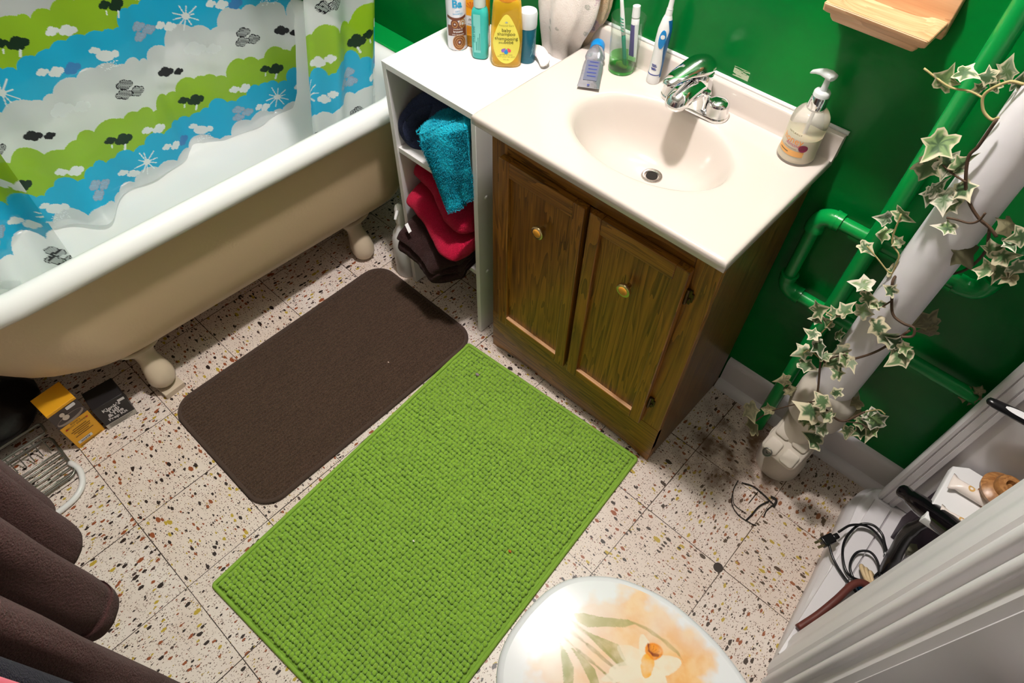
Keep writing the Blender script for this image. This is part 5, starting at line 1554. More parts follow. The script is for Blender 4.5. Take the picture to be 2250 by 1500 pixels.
IVY = [(1.1982,1.25,1.0938,0.0522,0),(1.2151,1.25,1.1134,0.0484,0),(1.2431,1.25,1.1184,0.0375,0),(1.2598,1.25,1.1345,0.0513,0),(1.2809,1.25,1.1278,0.0414,0),(1.2425,1.25,1.0973,0.0302,0),(1.258,1.25,1.1093,0.0267,0),(1.2408,1.22,1.0142,0.0746,0),(1.2451,1.22,0.977,0.0688,0),(1.2692,1.22,0.9956,0.0631,0),(1.282,1.22,1.0061,0.0509,0),(1.2713,1.22,0.9525,0.0538,0),(1.2701,1.22,0.9369,0.042,0),(1.2907,1.22,0.9381,0.0576,0),(1.3058,1.22,0.9675,0.0535,0),(1.3043,1.22,0.9371,0.0489,0),(1.3185,1.21,0.9025,0.0476,0),(1.3904,1.235,0.8873,0.0559,0),(1.4089,1.235,0.886,0.0506,0),(1.4084,1.235,0.9099,0.0447,0),(1.4019,1.235,0.8491,0.0459,0),(1.4182,1.235,0.8547,0.0476,0),(1.4344,1.235,0.8807,0.0499,0),(1.4082,1.235,0.9294,0.0514,0),(1.3666,1.24,0.8584,0.0769,1),(1.3857,1.24,0.9301,0.0515,1),(1.4354,1.24,0.8508,0.0479,1),(1.2274,1.25,0.8418,0.0483,0),(1.2493,1.25,0.859,0.0516,0),(1.2379,1.25,0.8082,0.0452,0),(1.2283,1.25,0.7646,0.05,0),(1.2884,1.25,0.7479,0.0348,0),(1.2661,1.25,0.8094,0.0358,0),(1.2594,1.215,0.7162,0.0578,0),(1.2801,1.215,0.699,0.0446,0),(1.2964,1.215,0.6912,0.0389,0),(1.3034,1.215,0.7381,0.0438,0),(1.2872,1.215,0.6646,0.0513,0),(1.3041,1.215,0.6975,0.0291,0),(1.3256,1.2,0.656,0.0726,0),(1.3501,1.2,0.6555,0.0687,0),(1.3649,1.2,0.6491,0.0473,0),(1.382,1.2,0.6274,0.0737,0),(1.3844,1.2,0.6487,0.0434,0),(1.3851,1.27,0.6658,0.071,1),(1.4008,1.27,0.6461,0.0512,1),(1.2177,1.24,0.584,0.0581,0),(1.2457,1.24,0.5988,0.0474,0),(1.26,1.24,0.6197,0.053,0),(1.2424,1.24,0.56,0.044,0),(1.2727,1.24,0.5515,0.0463,0),(1.2208,1.24,0.5596,0.0378,0),(1.2342,1.19,0.5673,0.0449,0),(1.2606,1.19,0.5433,0.0537,0),(1.2757,1.19,0.532,0.0456,0),(1.2361,1.19,0.5021,0.0527,0),(1.2575,1.19,0.4759,0.0554,0),(1.2985,1.19,0.5666,0.051,0),(1.3119,1.19,0.5544,0.0492,0),(1.2985,1.19,0.5217,0.0584,0),(1.3161,1.19,0.5095,0.0503,0),(1.3274,1.19,0.5504,0.0411,0),(1.2295,1.24,0.3367,0.0511,1),(1.2561,1.24,0.3176,0.0538,1),(1.2141,1.16,0.2705,0.0698,1),(1.2357,1.16,0.2308,0.0758,1),(1.2446,1.16,0.3141,0.0501,1),(1.3139,1.15,0.406,0.0867,0),(1.3244,1.15,0.4516,0.0572,0),(1.3489,1.15,0.4238,0.0494,0),(1.3398,1.15,0.3699,0.0574,0),(1.3586,1.15,0.3768,0.0506,0),(1.3577,1.15,0.3218,0.07,0),(1.3346,1.15,0.4985,0.0456,0),(1.3216,1.15,0.3661,0.0486,0),(1.4163,1.22,0.3807,0.0587,0),(1.4354,1.22,0.3759,0.0634,0),(1.4302,1.22,0.4169,0.0689,0),(1.4038,1.22,0.3286,0.0509,0),(1.4218,1.22,0.3509,0.0527,0),(1.4105,1.22,0.413,0.0445,0),(1.3875,1.26,0.3465,0.0582,1),(1.3795,1.26,0.3828,0.055,1),(1.3743,1.26,0.3414,0.0513,1),(1.5423,1.36,0.4756,0.0416,1),(1.5547,1.36,0.4785,0.0393,1),(1.5488,1.36,0.4968,0.0367,1),(1.5557,1.36,0.4653,0.0349,1),(1.5402,1.36,0.4625,0.0325,1)]
for x, y, z, s, d in IVY: leaf((x, y, z), s*.66, dry=bool(d))
o = lf.build('foliage', attr_mat('ivy_leaves', rough=.6, transl=.15), iv, angle=180)
at_ = o.data.color_attributes.new('print', 'FLOAT_COLOR', 'POINT')
at_.data.foreach_set('color', np.array([(*c, 1) for c in lcol], np.float32).ravel())
stems = [([[1.2884,1.24,1.1307],[1.27,1.24,1.1261],[1.2535,1.24,1.1011],[1.2628,1.24,1.0796],[1.2794,1.24,1.071],[1.2865,1.24,1.0775]],0.0022,1),([[1.1631,1.245,1.0993],[1.2063,1.245,1.0886],[1.2335,1.245,1.0934],[1.254,1.245,1.0917]],0.0016,1),([[1.2861,1.222,1.0832],[1.2864,1.222,1.0386],[1.284,1.222,1.017],[1.3011,1.222,0.9795],[1.3195,1.222,0.9544],[1.3458,1.222,0.9354],[1.3673,1.222,0.9284],[1.3829,1.222,0.9195]],0.0026,0),([[1.3012,1.218,0.982],[1.283,1.218,0.9846],[1.2679,1.218,0.9892],[1.2498,1.218,0.9964]],0.0016,0),([[1.3492,1.215,0.9517],[1.3484,1.215,0.9352],[1.3401,1.215,0.925],[1.3212,1.215,0.9205],[1.3089,1.215,0.9164]],0.0018,0),([[1.2468,1.245,0.865],[1.2589,1.245,0.808],[1.281,1.245,0.7892],[1.2878,1.245,0.7587],[1.2926,1.245,0.7315]],0.0016,1),([[1.228,1.24,0.7788],[1.257,1.24,0.764],[1.2807,1.24,0.7512],[1.2892,1.24,0.7515]],0.0014,1),([[1.3674,1.225,0.9264],[1.3867,1.26,0.8536],[1.3749,1.325,0.749],[1.313,1.325,0.7024],[1.2971,1.23,0.7532],[1.3121,1.222,0.7215],[1.3318,1.217,0.6898],[1.3552,1.213,0.6866],[1.3736,1.21,0.692],[1.3803,1.205,0.6781],[1.3662,1.2,0.6673]],0.0026,0),([[1.3167,1.215,0.7183],[1.3079,1.215,0.6915],[1.2951,1.215,0.6808]],0.0016,0),([[1.3713,1.21,0.6831],[1.3505,1.21,0.5992],[1.321,1.2,0.5497],[1.2912,1.195,0.5093],[1.2755,1.19,0.5156],[1.3014,1.18,0.4497],[1.318,1.165,0.4211],[1.3405,1.165,0.4184],[1.3794,1.18,0.3972],[1.4028,1.2,0.4381]],0.0024,0),([[1.2755,1.19,0.5156],[1.2473,1.19,0.5211],[1.2384,1.19,0.5043]],0.0014,1),([[1.2744,1.19,0.5062],[1.3024,1.19,0.5579],[1.3116,1.19,0.5636]],0.0014,0),([[1.229,1.235,0.5085],[1.2419,1.235,0.5283],[1.2474,1.235,0.587],[1.2293,1.235,0.5938]],0.0014,1),([[1.319,1.165,0.4315],[1.2795,1.16,0.374],[1.2473,1.16,0.3069],[1.2325,1.16,0.2468]],0.0014,0),([[1.4036,1.21,0.4267],[1.4202,1.21,0.4553],[1.4355,1.21,0.4545]],0.0014,1),([[1.3805,1.2,0.3731],[1.4107,1.2,0.3995],[1.4264,1.2,0.3989]],0.0014,0)]
for pts, r, pale in stems:
    m = MB(); m.tube(bez(pts, 7), r, 7); m.build('stem', M['stem_pale' if pale else 'stem'], iv, angle=180)
# dry tendril lying on the tiles
tw = MB()
for pts, r in [([[1.2758,1.1439,0.0042],[1.2807,1.1128,0.0042],[1.2975,1.0763,0.0042],[1.3261,1.0606,0.0042],[1.36,1.0623,0.0042],[1.3757,1.0672,0.0042]],0.0012),([[1.2864,1.1445,0.0048],[1.3141,1.1561,0.0048],[1.3494,1.1541,0.0048],[1.3798,1.1479,0.0048]],0.0018),([[1.3659,1.1486,0.005],[1.3544,1.1172,0.005],[1.352,1.0845,0.005],[1.3493,1.0619,0.005]],0.002),([[1.3798,1.1482,0.0044],[1.3743,1.1225,0.0044],[1.3776,1.1004,0.0044]],0.0014),([[1.2858,1.1002,0.0039],[1.3047,1.0781,0.0039],[1.3404,1.0775,0.0039]],0.0009),([[1.3309,1.1514,0.0038],[1.3298,1.1068,0.0038]],0.0008),([[1.363,1.1626,0.006],[1.3786,1.1634,0.006],[1.3822,1.1427,0.006]],0.003)]: tw.tube(bez(pts, 7), r, 6)
tag(tw.build('dry_tendril', M['dark'], angle=180), 'tangle of thin dark dried tendrils lying on the floor by the drain stack', 'tendril')

# ------------------------------------------------------------------ white cabinet beside the toilet
wc = thing('storage_cabinet', 'white open cabinet with fluted corner posts beside the toilet', 'cabinet', (1.72, 1.0, 0))
def smooth_loop(pts, n=6):
    return [tuple(p)[:2] for p in bez([(x, y, 0) for x, y in pts], n)]
front = [(1.66, .672), (1.615, .690), (1.585, .735), (1.568, .80), (1.554, .90), (1.540, 1.05), (1.524, 1.20), (1.518, 1.265), (1.530, 1.318), (1.565, 1.350), (1.62, 1.362)]
fl = smooth_loop(front, 6)
def inset(pts, d):
    out = []
    for i, p in enumerate(pts):
        a = Vector(pts[max(i-1, 0)]); b = Vector(pts[min(i+1, len(pts)-1)])
        t = (b-a).normalized(); nrm = Vector((t.y, -t.x))   # towards +x (inside)
        out.append((p[0]+nrm.x*d, p[1]+nrm.y*d))
    return out
def closed(pts, z): return [(x, y, z) for x, y in pts]+[(1.90, pts[-1][1], z), (1.90, pts[0][1], z)]
b_ = MB()
b_.loft([closed(inset(fl, d), z) for d, z in ((.002, .001), (0, .004), (0, .050), (.004, .056), (.004, .062), (.012, .070), (.014, .076), (.022, .0795), (.024, .080), (.030, .080))], cap0=True, cap1=True)
b_.build('plinth', M['white_paint'], wc, angle=45)
# grooved floor boards
f_ = MB()
for x0, x1 in ((1.556, 1.5965), (1.600, 1.67), (1.6735, 1.75), (1.7535, 1.83), (1.8335, 1.895)):
    f_.box(x0, x1, .80 if x0 < 1.59 else .74, 1.285, .078, .0885)
f_.build('floor_board', M['white_paint'], wc, bevel=.0008)
def vert(profile, z0, z1, nm, mat='white_paint', closed_=True, ang=35):
    m = MB(); m.loft([[(x, y, z) for x, y in profile] for z in (z0, z1)]); return m.build(nm, M[mat], wc, angle=ang)
# near corner post: stile towards the opening, rounded fluted corner, then the side panel
near = [(1.585, .858), (1.566, .858), (1.561, .853), (1.560, .835)]
for k in range(7):   # shallow cove
    t = k/6; near.append((1.560+.0035*math.sin(PI*t), .835-.030*t))
near += [(1.5585, .800), (1.5565, .790)]
for k in range(9):
    t = k/8; near.append((1.5565-.004*math.sin(PI*t), .790-.038*t))
near += [(1.562, .748), (1.562, .742)]
def bead(cx, cy, r, a0, a1, n=8): return [(cx+r*math.cos(a0+(a1-a0)*k/n), cy+r*math.sin(a0+(a1-a0)*k/n)) for k in range(n+1)]
near += bead(1.566, .731, .009, math.radians(110), math.radians(300))[1:]
near += [(1.577, .722), (1.577, .718)]
near += bead(1.581, .708, .009, math.radians(125), math.radians(310))[1:]
near += [(1.594, .700), (1.60, .690), (1.62, .684), (1.62, .70), (1.60, .83)]
vert(near, .084, 1.012, 'corner_post')
vert([(1.612, .684), (1.612, .702), (1.895, .702), (1.895, .684)], .084, 1.12, 'side_panel')
# rounded block on top of the near post
bl = MB()
def blk(d): return [(1.60, .875+d), (1.553-d, .872+d), (1.548-d, .80)]+bead(1.604, .742, .058+d, math.radians(185), math.radians(262), 10)+[(1.66, .678-d), (1.66, .72)]
bl.loft([[(x, y, z) for x, y in blk(d)] for d, z in ((.000, 1.006), (.004, 1.008), (.006, 1.014), (.006, 1.10), (.010, 1.106), (.010, 1.12))])
bl.build('corner_block', M['white_paint'], wc, angle=50)
far = [(1.600, 1.305), (1.600, 1.297), (1.590, 1.297), (1.589, 1.300), (1.586, 1.300), (1.585, 1.297), (1.572, 1.297), (1.571, 1.3005), (1.569, 1.3005), (1.568, 1.297), (1.562, 1.297), (1.558, 1.302), (1.557, 1.312), (1.560, 1.335), (1.60, 1.338)]
vert(far, .084, 1.12, 'corner_post')
vert([(1.598, 1.306), (1.598, 1.322), (1.895, 1.322), (1.895, 1.306)], .084, 1.12, 'side_panel')
vert([(1.886, .702), (1.886, 1.306), (1.896, 1.306), (1.896, .702)], .084, 1.12, 'back_panel')
t_ = MB(); t_.loft([closed(inset(fl, d), z) for d, z in ((.030, 1.121), (.012, 1.126), (.010, 1.140), (.016, 1.146))]); t_.build('cabinet_top', M['white_paint'], wc, angle=45)
MB().box(1.705, 1.886, .90, 1.305, .548, .562).build('upper_shelf', M['white_paint'], wc, bevel=.001)

# things in the cabinet
FZ = .0888
bx_ = thing('storage_box', 'dark box with a white lid on the floor of the white cabinet', 'box', (1.70, 1.20, FZ))
MB().box(1.625, 1.80, 1.215, 1.285, FZ, .335).build('box_body', pmat('aubergine_box', '#2a1c2a', .6), bx_, bevel=.002)
l_ = MB(); l_.loft([[(x, y, z) for x, y in ((1.606+i, 1.118+i), (1.81-i, 1.118+i), (1.81-i, 1.294-i), (1.632+i, 1.294-i), (1.606+i, 1.275-i))] for i, z in ((0, .337), (0, .356), (.002, .359))]); l_.build('lid', M['white_plastic'], bx_, bevel=.001)
M['wrap'] = pmat('pale_wrapper', '#efe3da', .3, trans=.0, bump=.3, bscale=60)
M['wrap_print'] = pmat('yellow_print', '#dcae5a', .4)
def wrapped(name, label, a, b, r):
    a, b = Vector(a), Vector(b); d = (b-a); L_ = d.length; d.normalize(); s = d.cross(Vector((0, 0, 1))).normalized(); u = s.cross(d)
    th = thing(name, label, 'wrapper', tuple((a+b)/2), )
    m = MB(); LL = []
    for t, w, h in ((0, 1.7, .10), (.04, 1.5, .12), (.09, 1.0, .75), (.14, 1, 1), (.5, 1, 1), (.86, 1, 1), (.91, 1.0, .75), (.96, 1.5, .12), (1, 1.7, .10)):
        LL.append([tuple(a+d*L_*t+s*(w*r*math.cos(2*PI*i/24)+(.002*math.sin(i*2.3) if h < .2 else 0))+u*(h*r*math.sin(2*PI*i/24))) for i in range(24)])
    m.loft(LL); m.build('wrapper', M['wrap'], th, angle=180)
    m = MB()
    for k in range(3):
        t = .22+.27*k
        for rr in (.0065, .0048):
            V = []
            for j in range(21):
                an = 2*PI*j/20
                for q in (rr, rr-.0014):
                    x, y = q*math.cos(an), q*math.sin(an)
                    hh = math.sqrt(max(0, 1-(x/r)**2)) if abs(x) < r else 0
                    V.append(tuple(a+d*(L_*t+y)+s*x+u*(r*hh+.0006)))
            m.add(V, [(2*j, 2*j+2, 2*j+3, 2*j+1) for j in range(20)])
    m.build('printed_rings', M['wrap_print'], th, angle=180)
    return th
wrapped('wrapped_roll', 'cream printed wrapped roll lying on the white lid in the cabinet', (1.612, 1.225, .372), (1.775, 1.232, .372), .0125)
wrapped('wrapped_roll', 'second cream wrapped roll lying at the near edge of the white lid', (1.622, 1.140, .372), (1.79, 1.165, .372), .0120)
ch = thing('candle_holder', 'turned wooden candle holder on the white lid in the cabinet', 'candle holder', (1.692, 1.246, .359))
c_ = MB(); c_.lathe([(0, .0005), (.028, .0005), (.030, .006), (.024, .014), (.020, .022), (.026, .030), (.041, .038), (.043, .047), (.034, .054), (.025, .057), (.027, .066), (.024, .073), (.011, .075), (.011, .064), (0, .064)], 1.692, 1.246, .359, 36)
c_.build('turned_wood', wood('turned_pine', 2, '#7a4a22', '#b07f4c', .35, .7), ch, angle=50)
# hair dryer
hd = thing('hair_dryer', 'glossy black hair dryer lying in the white cabinet', 'hair dryer', (1.64, 1.19, FZ))
M['gloss_black'] = pmat('gloss_black', '#0c0a0e', .12)
d_ = MB()
A, B = Vector((1.563, 1.200, .285)), Vector((1.668, 1.108, .388)); ax = (B-A).normalized(); s = ax.cross(Vector((0, 0, 1))).normalized(); u = s.cross(ax); LL = (B-A).length
d_.loft([[tuple(A+ax*LL*t+s*r*math.cos(2*PI*i/28)+u*r*math.sin(2*PI*i/28)) for i in range(28)] for t, r in ((-.02, .012), (0, .015), (.05, .0165), (.16, .015), (.2, .019), (.45, .0225), (.8, .0245), (1, .022))])
d_.build('barrel', M['gloss_black'], hd, angle=50)
d_ = MB(); d_.tube(bez([tuple(A+ax*.105), (1.618, 1.140, .260), (1.632, 1.130, .180), (1.650, 1.120, .106)], 6), [.012]*5+[.015]*8+[.0165]*6, 14); d_.build('handle', M['black_plastic'], hd, angle=60)
d_ = MB(); d_.box(-.012, .012, -.012, .012, -.001, .012, fn=frame((1.66, 1.175, .150), .6)); d_.build('grey_panel', pmat('grey_panel', '#7b7862', .5), hd)
d_ = MB()
cord = [(1.668, 1.130, .100), (1.622, 1.165, .118), (1.600, 1.185, .125), (1.575, 1.195, .118), (1.553, 1.180, .106), (1.546, 1.130, .101), (1.560, 1.085, .102), (1.590, 1.055, .102), (1.628, 1.075, .098), (1.640, 1.13, .099), (1.618, 1.175, .107), (1.575, 1.190, .110), (1.540, 1.165, .112), (1.525, 1.130, .106)]
d_.tube(bez(cord, 8), .0030, 8)
d_.tube(bez([(1.650, 1.095, .098), (1.625, 1.125, .108), (1.600, 1.135, .108), (1.580, 1.115, .101), (1.585, 1.075, .098), (1.620, 1.045, .098), (1.66, 1.03, .094)], 8), .0030, 8)
d_.tube(bez([(1.522, 1.092, .100), (1.548, 1.065, .100), (1.585, 1.045, .098), (1.63, 1.03, .096)], 8), .0030, 8)
d_.build('power_cord', M['black_plastic'], hd, angle=180)
d_ = MB(); fp_ = frame((1.517, 1.100, .098), math.radians(-25))
d_.box(-.012, .012, -.018, .014, -.010, .010, fn=fp_); d_.box(-.007, .007, .014, .030, -.006, .006, fn=fp_)
d_.build('plug', M['black_plastic'], hd, bevel=.003)
for sx_ in (-1, 1):
    d_ = MB(); d_.box(sx_*.006-.003, sx_*.006+.003, -.034, -.017, -.0008, .0008, fn=fp_); d_.build('plug_pin', M['gold'], hd)
# cream flex bundled beside it
cb = MB()
for k in range(3):
    cb.tube(bez([(1.612+.010*k, 1.095, .096), (1.600+.011*k, 1.088, .112), (1.612+.010*k, 1.070, .118), (1.640+.006*k, 1.055, .110), (1.66, 1.05+.01*k, .098)], 6), .0048, 8)
tag(cb.build('cord_bundle', pmat('cream_flex', '#cdb48c', .5), angle=180), 'bundle of cream electric cord beside the black cord in the cabinet', 'cord')
bt = MB(); bt.box(-.012, .012, -.004, .004, -.002, .010, fn=frame((1.628, 1.052, .094), .8)); tag(bt.build('clip', M['blue_plastic'], bevel=.001), 'small blue clip beside the cream cord bundle', 'clip')
# electric razor / white gadget
rz = thing('shaver', 'white cylindrical shaver with a navy ring lying in the cabinet', 'shaver', (1.66, 1.16, FZ))
A, B = Vector((1.632, 1.168, .1015)), Vector((1.735, 1.12, .1015)); ax = (B-A).normalized(); s = ax.cross(Vector((0, 0, 1))).normalized(); u = s.cross(ax)
def rzl(prof, nm, mat):
    m = MB(); m.loft([[tuple(A+ax*t+s*r*math.cos(2*PI*i/26)+u*r*math.sin(2*PI*i/26)) for i in range(26)] for t, r in prof]); m.build(nm, M[mat], rz, angle=60)
rzl(((0, .0105), (.001, .0118), (.020, .0122), (.060, .0122), (.066, .0085), (.10, .008)), 'shaver_body', 'white_plastic'); rzl(((.0175, .0123), (.0175, .0127), (.0200, .0127), (.0200, .0123)), 'navy_ring', 'ink_blue')
ob_ = thing('plug_adapter', 'white plug adapter with slots beside the hair dryer', 'adapter', (1.69, 1.11, FZ))
fo_ = frame((1.693, 1.138, .118), .5, .35)
MB().box(-.016, .016, -.022, .022, -.026, .012, fn=fo_).build('adapter_body', M['white_plastic'], ob_, bevel=.003)
for k in (-1, 1):
    m = MB(); m.box(k*.006-.002, k*.006+.002, -.008, .006, .0118, .0126, fn=fo_); m.build('slot', M['ink'], ob_)
# brown loop handle of a bag or basket
bh = thing('basket', 'basket with a dark red loop handle at the near end of the cabinet floor', 'basket', (1.68, .95, FZ))
m = MB(); m.tube(bez([(1.560, .868, .103), (1.578, .920, .110), (1.592, .975, .118), (1.606, 1.035, .120), (1.632, 1.052, .118), (1.668, 1.035, .114), (1.70, .99, .104)], 8), .0085, 12)
m.build('handle', pmat('oxblood_leather', '#5a2a22', .5, var=.25, vscale=90), bh, angle=180)
m = MB(); m.loft([[(x, y, z) for x, y in rrect(1.625-d, 1.80+d, .88-d, 1.00+d, .02, 5)] for d, z in ((0, FZ), (.004, .14), (.006, .150))]); m.build('basket_body', pmat('straw', '#8b8578', .8, bump=.6, bscale=140), bh, angle=60)
# brush handle sticking out from the upper shelf
hb_ = thing('hair_brush', 'black and white brush handle sticking out from the upper shelf', 'brush', (1.62, 1.27, .562))
m = MB(); A, B = Vector((1.553, 1.268, .575)), Vector((1.80, 1.288, .575)); ax = (B-A).normalized(); s = ax.cross(Vector((0, 0, 1))).normalized(); u = s.cross(ax)
m.loft([[tuple(A+ax*t+s*w*math.cos(2*PI*i/24)+u*h*math.sin(2*PI*i/24)) for i in range(24)] for t, w, h in ((0, .003, .003), (.003, .0075, .006), (.012, .0098, .0075), (.05, .0118, .0095), (.10, .013, .011), (.16, .012, .010), (.24, .011, .009))])
m.build('handle', M['black_plastic'], hb_, angle=60)
m = MB(); rows = []
for k in range(13):
    t = .030+.075*k/12; w = .0078*math.sqrt(max(.02, 1-((t-.0675)/.0385)**2))
    hh = np.interp(t, [.012, .05, .10, .16], [.0075, .0095, .011, .010])
    rows.append([tuple(A+ax*t+s*(w*math.cos(a)+.003)+u*(hh*1.0+.0012*math.sin(a)-.3*abs(w*math.cos(a)+.003)*.35)) for a in [PI*i/10 for i in range(11)]])
m.loft(rows, closed=False, cap0=False, cap1=False); m.build('white_inlay', M['white_plastic'], hb_, angle=180)

# ------------------------------------------------------------------ toilet with a painted lid
to_ = thing('toilet', 'white toilet with a closed lid painted with yellow daffodils', 'toilet', (1.45, .42, 0))
LP = [(1.1475, 0), (1.149, .028), (1.153, .055), (1.165, .088), (1.189, .120), (1.225, .150), (1.262, .168), (1.305, .181), (1.347, .186), (1.404, .184), (1.445, .177), (1.488, .164), (1.53, .146), (1.560, .128), (1.572, .112), (1.575, 0)]
LYc = .420
half = [tuple(p)[:2] for p in bez([(x, y, 0) for x, y in LP], 8)]
out = half+[(x, -y) for x, y in reversed(half[1:-1])]
ctr = np.array([1.35, 0.0])
outa = np.array(out)
def lidloop(sc, z, grow=0):
    d = outa-ctr; r = np.linalg.norm(d, axis=1, keepdims=True)
    q = ctr+d*sc+d/r*grow
    return [(x, LYc+y, z) for x, y in q]
s_ = MB()
s_.loft([lidloop(1, .392, -.008), lidloop(1, .396, -.002), lidloop(1, .402, 0), lidloop(1, .406, -.001), lidloop(1, .409, -.006)], cap0=True, cap1=True)
s_.build('seat', M['porcelain'], to_, angle=60)
l_ = MB()
l_.loft([lidloop(1, .4095, -.004), lidloop(1, .411, .001), lidloop(1, .416, .002), lidloop(1, .421, .0005), lidloop(1, .4255, -.0045), lidloop(1, .4275, -.010)], cap0=True, cap1=False)
ld = l_.build('lid', M['porcelain'], to_, angle=180)
# painted top
d = outa-ctr; r = np.linalg.norm(d, axis=1, keepdims=True); rim = ctr+d-d/r*.010
na = 420
th_ = np.linspace(0, 2*PI, na, endpoint=False)
ang_r = np.arctan2(rim[:, 1], rim[:, 0]-ctr[0]) % (2*PI); o_ = np.argsort(ang_r); rr0 = np.linalg.norm(rim-ctr, axis=1)
R0 = np.interp(th_, np.concatenate([ang_r[o_]-2*PI, ang_r[o_], ang_r[o_]+2*PI]), np.tile(rr0[o_], 3))
fr = np.linspace(0.0, 1, 150)
RX = ctr[0]+fr[:, None]*R0[None]*np.cos(th_)[None]; RY = fr[:, None]*R0[None]*np.sin(th_)[None]
RZ = .4275+.0075*(1-fr[:, None]**2.6)+0*RX
PL = np.stack([RX, LYc+RY, RZ], -1)
X_, Y_ = PL[..., 0], PL[..., 1]
def vnoise(X, Y, sc, seed=0, oct=4):
    out = np.zeros_like(X); a = 1.0
    for o in range(oct):
        xs, ys = X*sc*2**o+seed*13.7, Y*sc*2**o+seed*7.3
        xi, yi = np.floor(xs).astype(int), np.floor(ys).astype(int); xf, yf = xs-xi, ys-yi
        xf = xf*xf*(3-2*xf); yf = yf*yf*(3-2*yf)
        def h(i, j):
            n = (i*374761393+j*668265263+seed*1442695041) & 0xffffffff
            n = ((n ^ (n >> 13))*1274126177) & 0xffffffff
            return ((n ^ (n >> 16)) & 0xffff)/65535.0
        v = h(xi, yi)*(1-xf)*(1-yf)+h(xi+1, yi)*xf*(1-yf)+h(xi, yi+1)*(1-xf)*yf+h(xi+1, yi+1)*xf*yf
        out += a*(v-.5); a *= .5
    return out
def segd(pts, X, Y):
    D = np.full(X.shape, 9.0)
    for (x0, y0), (x1, y1) in zip(pts[:-1], pts[1:]):
        l2 = (x1-x0)**2+(y1-y0)**2
        t = np.clip(((X-x0)*(x1-x0)+(Y-y0)*(y1-y0))/l2, 0, 1)
        D = np.minimum(D, np.hypot(X-(x0+t*(x1-x0)), Y-(y0+t*(y1-y0))))
    return D
def inpoly(pts, X, Y):
    c = np.zeros(X.shape, bool); n = len(pts)
    for i in range(n):
        x0, y0 = pts[i]; x1, y1 = pts[(i+1) % n]
        if y0 == y1: continue
        cond = ((y0 > Y) != (y1 > Y)) & (X < (x1-x0)*(Y-y0)/(y1-y0)+x0)
        c ^= cond
    return c
n1 = vnoise(X_, Y_, 22, 1); n2 = vnoise(X_, Y_, 60, 2); n3 = vnoise(X_, Y_, 12, 3)
Cw = np.array(lin('#d3d3d6'))
colr = np.ones((*X_.shape, 4)); colr[..., :3] = Cw
wash = np.hypot((X_-1.335)/.150, (Y_-.440)/.148)+n1*.34+n2*.10
f = np.clip((1.06-wash)/.16, 0, 1)*(.60+.55*np.clip(n3+.45, 0, 1))*np.clip(.35+(X_-1.17)/.16, .25, 1)
wc1 = np.array(lin('#dcb88e')); wc2 = np.array(lin('#d8a878'))
tone = wc1+(wc2-wc1)*np.clip(.5+n2*1.5, 0, 1)[..., None]
colr[..., :3] = colr[..., :3]*(1-f[..., None])+tone*f[..., None]
def paint(mask_f, c, a=1.0):
    m = np.clip(mask_f, 0, 1)[..., None]*a*np.clip(.8+n2*.7, .4, 1)[..., None]
    colr[..., :3] = colr[..., :3]*(1-m)+np.array(lin(c))*m
def soft(d, w, s=.0018): return (w-d)/s
wob = n2*.004
# leaves and stalks
def taper(pts, w0, w1, c, a):
    n = len(pts)-1
    for k in range(n):
        w = w0+(w1-w0)*(k+.5)/n
        paint(soft(segd(pts[k:k+2], X_, Y_)+wob, w), c, a)
paint(soft(segd([(1.206, .457), (1.238, .459), (1.28, .460), (1.317, .457)], X_, Y_)+wob, .0028), '#8a7a4a', .8)
paint(inpoly([(1.21, .469), (1.222, .481), (1.249, .497), (1.287, .526), (1.300, .528), (1.290, .512), (1.262, .487), (1.243, .468), (1.226, .464)], X_, Y_)*1.0, '#94905a', .85)
paint(inpoly([(1.238, .459), (1.266, .469), (1.299, .482), (1.316, .474), (1.33, .467), (1.32, .456), (1.28, .456)], X_, Y_)*1.0, '#85843e', .85)
paint(soft(segd([(1.287, .525), (1.318, .535), (1.353, .540), (1.379, .540), (1.395, .535)], X_, Y_)+wob, .0030), '#8c8044', .8)
taper([(1.213, .428), (1.257, .428), (1.308, .431), (1.36, .434)], .0026, .0034, '#7f763c', .85)
taper([(1.218, .443), (1.259, .446), (1.316, .448)], .0024, .0036, '#7d6f3a', .8)
paint(inpoly([(1.224, .417), (1.245, .412), (1.266, .403), (1.279, .386), (1.285, .365), (1.272, .370), (1.250, .392)], X_, Y_)*1.0, '#7c8444', .85)
paint(inpoly([(1.24, .424), (1.267, .417), (1.299, .404), (1.34, .39), (1.345, .40), (1.310, .414), (1.293, .425), (1.264, .427)], X_, Y_)*1.0, '#878544', .85)
# petals
def petal(cx, cy, px, py, w, c='#d8cdb8', a=.97):
    dx, dy = px-cx, py-cy; L_ = math.hypot(dx, dy); dx /= L_; dy /= L_
    u = ((X_-cx)*dx+(Y_-cy)*dy)/L_; v = -(X_-cx)*dy+(Y_-cy)*dx
    prof = w*np.sqrt(np.clip(np.sin(PI*np.clip(u, 0.001, .999)**.8), 0, 1))
    paint(((prof-np.abs(v)+n2*.004)/.0015)*((u > 0) & (u < 1)), c, a)
cx0, cy0 = 1.357, .487
for px, py, w in ((1.298, .478, .017), (1.313, .437, .016), (1.318, .523, .011), (1.392, .532, .016), (1.404, .462, .020), (1.352, .412, .022), (1.310, .418, .010)): petal(cx0, cy0, px, py, w)
petal(1.345, .505, 1.362, .470, .012, '#dc9a1c', .95)
dT_ = np.hypot((X_-1.348)/.0165, (Y_-.514)/.0150)+n2*.25
paint((1-dT_)/.10, '#d9851a', .97)
paint(soft(np.abs(dT_-.80), .10, .06), '#cc6f18', .5)
paint(soft(segd([(1.336, .517), (1.342, .509), (1.350, .508), (1.357, .513)], X_, Y_)+np.abs(n2)*.004, .0040), '#6e220a', .95)
